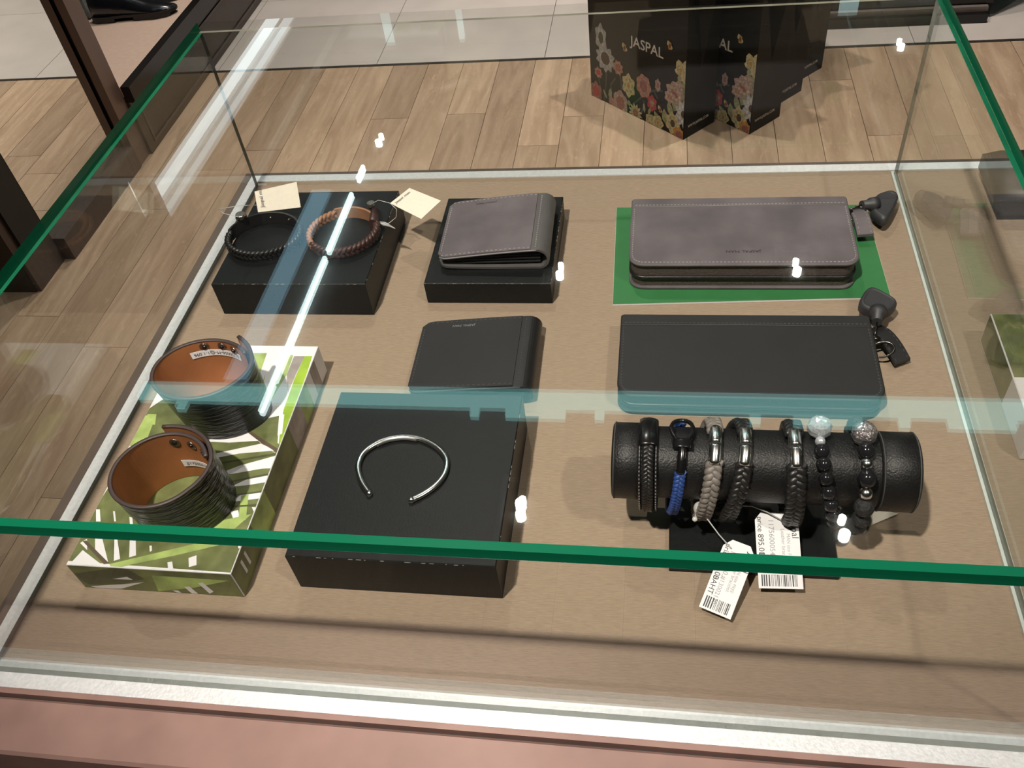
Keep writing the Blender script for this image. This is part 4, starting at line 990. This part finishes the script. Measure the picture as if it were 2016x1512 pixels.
# a: flat woven band
t = thing('woven_bracelet', 'flat black woven leather bracelet with pale stitched edges, next to the roll end', 'bracelet', ra + ax * .031, BGp)
pts, nr = loop(sx(1276, 880), RR + .0030, .010, .001)
braid(MB(), pts, nr, .0026, .0009, .0017, .0085, closed=True).build('woven_strap', 'cordblack', t)
for s_ in (-1, 1):
    e_ = MB(); pp = [p + ax * (s_ * .0052) for p in pts]; e_.tube(pp, (.0013, .0010), 6, closed=True, up=nr); eo = e_.build('edge_binding', 'blackleather', t)
    st = MB()
    for i in range(0, 72, 1): 
        p, q = pp[i], pp[(i + 1) % 72]; n0 = nr[i]; st.tube([p + n0 * .0013, p.lerp(q, .55) + n0 * .0013], .00035, 4)
    o = st.build('stitching', 'stitch', eo); o['kind'] = 'stuff'
cl, cn = loop(sx(1276, 880), RR + .0040, .010, .001, 14, 52, 108)
MB().tube(cl, (.0022, .0062), 10, up=cn).build('clasp', 'blackpaint', t)
# b: blue cord with black hook clasp
t = thing('cord_bracelet', 'thin blue braided cord bracelet with glossy black hook clasp, on the roll', 'bracelet', ra + ax * .05, BGp)
s0 = sx(1342, 880); pts, nr = loop(s0, RR + .0028, .012, -.006, 72, 139, 402)
braid(MB(), pts, nr, .0021, .0012, .0019, .0085).build('cord', 'cordblue', t)
pts, nr = loop(s0, RR + .0036, .012, -.006, 12, 108, 141); MB().tube(pts, [.0030] * 8 + [.0026, .0030, .0026, .0030, .0028], 12).build('hook_shank', 'blackpaint', t)
hk = []
for i in range(19): a = 2 * math.pi * i / 18; hk.append(rollpt(s0 + .0068 * math.sin(a), math.radians(80) + .36 * math.cos(a), RR + .0056))
MB().tube(hk[:-1], .0014, 8, closed=True).build('hook', 'blackpaint', t)
pts, nr = loop(s0, RR + .0044, .012, -.004, 6, 98, 110); MB().tube(pts, (.0032, .0064), 10, up=nr).build('hook_collar', 'blackpaint', t)
# c, d, e: thick plaits with a two-part silver clasp
def plait(u, v, lean, cord, label, sag=.014, w_=.0034, r_=.0025):
    s0 = sx(u, v); t = thing('braided_cord_bracelet', label, 'bracelet', rollpt(s0, math.pi / 2, RR), BGp)
    A0, A1 = 78, 128                                    # clasp arc over the upper front of the roll (180 = towards the front glass)
    pts, nr = loop(s0, RR + .0042, sag, lean, 90, A1 - 4, 360 + A0 + 4)
    braid(MB(), pts, nr, w_, .0013, r_, .0125).build('plait', cord, t)
    for a, b in ((A0, (A0 + A1) / 2 - .6), ((A0 + A1) / 2 + .6, A1)):
        q, qn = loop(s0, RR + .0046, sag, lean, 6, a, b); MB().tube(q, .0042, 16).build('clasp', 'chrome', t)
    return t, s0
plait(1405, 865, -.007, 'cordgrey', 'grey braided cord bracelet with two-part silver clasp, on the roll')
plait(1462, 865, -.011, 'cordblack', 'slanting black braided cord bracelet with silver clasp, beside the grey one')
plait(1562, 865, .004, 'cordblack', 'upright black braided cord bracelet with silver clasp, midway along the roll', w_=.0040, r_=.0029)
# f, g: bead bracelets
def beads(s0, lean, label, items, r0=.0055, sag=.013, start=62, acc=None):
    t = thing('bead_bracelet', label, 'bracelet', rollpt(s0, math.pi / 2, RR), BGp); a = start; k = 0
    while a < start + 352:
        kind = items[k % len(items)] if k >= len(acc) else acc[k]; rb_, mt = kind
        step = math.degrees(2 * rb_ / (RR + r0 + .004)) * .96
        q, _ = loop(s0, RR + max(r0, rb_ + .0004), sag, lean, 2, a + step / 2, a + step / 2 + .1); p = q[0]
        lowseg = (mt == 'crystal' or mt == 'pavesilver') and rb_ > .006
        MB().sphere(p, rb_, 10 if lowseg else 14, 7 if lowseg else 9, smooth=not lowseg).build('bead', mt, t)
        a += step; k += 1
    return t
sF = sx(1612, 845)
beads(sF, .018, 'black stone bead bracelet topped by a clear crystal ball, slanting along the roll', [(.0048, 'bead')], acc=[(.0078, 'crystal'), (.0032, 'crystal')])
sG = sx(1692, 850)
beads(sG, .002, 'black bead bracelet with silver spacers and a studded silver ball, by the roll end', [(.0056, 'lava')], r0=.0062, start=70, acc=[(.0080, 'pavesilver'), (.0054, 'bead'), (.0040, 'chrome'), (.0060, 'bead'), (.0042, 'chrome'), (.0062, 'lava')])
# ---- price tags tied to the bracelets
def price_tag(c, label, lines, price, knot, cutcorner=True):
    tl, tr, brn, bl_ = c; t = thing('price_tag', label, 'tag', bl_, 'white price tags under the roll')
    ux = (brn - bl_).normalized(); uy = (tl - bl_); W_ = (brn - bl_).length; L_ = uy.length; f = frame(bl_, ux, uy)
    k = .0055; out = [(0, 0), (W_, 0), (W_, L_ - k), (W_ - k * .8, L_), (k * .8, L_), (0, L_ - k)]
    pn = [f(a, b, 0) for a, b in out]; nn = ux.cross(uy).normalized()
    if nn.z < 0: raise ValueError
    card = MB().hexa([p - nn * .0005 for p in pn], pn).build('card', 'paperwhite', t)
    bc = MB(); x = .002; rr_ = random.Random(5)
    while x < W_ - .003:
        w_ = rr_.choice((.0003, .0005, .0008)); bc.poly([f(x, .0014, .00012), f(x + w_, .0014, .00012), f(x + w_, .0088, .00012), f(x, .0088, .00012)]); x += w_ + rr_.choice((.0004, .0006, .0009))
    o = bc.build('barcode', 'ink', card); o['kind'] = 'stuff'
    # text reads along the tag, top of the letters towards its right edge
    def col(body, size, x, y, mat):
        tx = MB(); text_mesh(tx, body, size, lambda a, b: f(x + b, y - a, .00012)); return tx.build('lettering', mat, card)
    col('price', .0050, .0030, L_ - .0085, 'ink'); col(price, .0052, .0030, L_ * .56, 'ink'); col('BAHT', .0050, .0030, .0165, 'ink')
    col(lines[0], .0048, W_ * .36, L_ * .66, 'inkgrey'); col(lines[1], .0042, W_ * .36, L_ * .30, 'inkgrey'); col('Leather bracelet', .0034, W_ * .62, L_ * .55, 'inkgrey'); col('MAN size FREE', .0030, W_ * .74, L_ * .52, 'inkgrey'); col('Jaspal', .0062, W_ * .90, L_ - .011, 'ink')
    st = MB(); st.tube(knot, .00045, 6); st.build('tag_string', 'nylon', t)
    return t
c = [P(1396, 1049, .0240), P(1476, 1070, .0240), P(1438, 1220, .0080), P(1376, 1194, .0080)]
price_tag(c, 'white price tag with barcode hanging from the grey braided bracelet', ('1175600...', '#13002130'), '795.00', [P(1376, 1003, .040), P(1395, 1025, .036), P(1415, 1052, .0265), P(1440, 1080, .0235)])
c = [P(1477, 1007, .0270), P(1560, 1007, .0270), P(1582, 1160, .0090), P(1494, 1158, .0090)]
price_tag(c, 'white price tag with barcode beside the upright black braided bracelet', ('1175600054', '#130021'), '895.00', [P(1440, 995, .040), P(1480, 996, .036), P(1510, 1008, .0300), P(1545, 1028, .0262)])
MB_ = MB(); q = [P(1640, 1066, .0006), P(1768, 1012, .0006), P(1706, 998, .0006), P(1622, 1016, .0006)]
MB_.hexa(q, [p + Vector((0, 0, .0006)) for p in q]); tag(MB_.build('paper_tag', 'cream'), 'blank cream paper tag lying on the deck behind the bead bracelets', 'tag')
pin = MB(); pin.sphere(P(1377, 1001, .040), .0040, sc=(1, 1, 1.4)); pin.sphere(P(1368, 1022, .036), .0018); pin.tube([P(1377, 1003, .040), P(1369, 1020, .0365)], [.0030, .0008], 8)
tag(pin.build('string_fastener', 'nylon'), 'small clear plastic fastener knotting the tag string by the grey bracelet', 'fastener')
# ================================================================== NEXT COMPARTMENT
pc = P(1965, 350, .0)
pu = thing('leather_pouch', 'dark leather pouch with a metal ring, past the glass partition', 'pouch', (.775, -.045, 0))
MB().bbox(.735, .80, -.085, -.012, .0004, .035, .010, smooth=True).build('body', 'blackleather', pu)
MB().tube([Vector((.79 + .012 * math.cos(a), -.020, .038 + .012 * math.sin(a))) for a in [2 * math.pi * i / 20 for i in range(20)]], .0015, 6, closed=True).build('ring', 'gunmetal', pu)
ca, cf = P(1950, 617, .030), P(1992, 850, .030)
wb = thing('printed_carton', 'white carton with an olive printed end, past the glass partition', 'box', (ca.x + .05, (ca.y + cf.y) / 2, 0))
MB().bbox(ca.x, ca.x + .11, cf.y, ca.y, .0004, .030, .0006).build('carton_body', 'paperwhite', wb)
cm = P(1958, 742, .030).y
MB().box(ca.x + .0008, ca.x + .1092, cm, ca.y - .0008, .03002, .0301).build('olive_panel', 'palm_olive', wb)
MB().box(ca.x - .0001, ca.x + .0, cm, ca.y - .0008, .002, .029).build('olive_panel', 'palm_olive', wb)
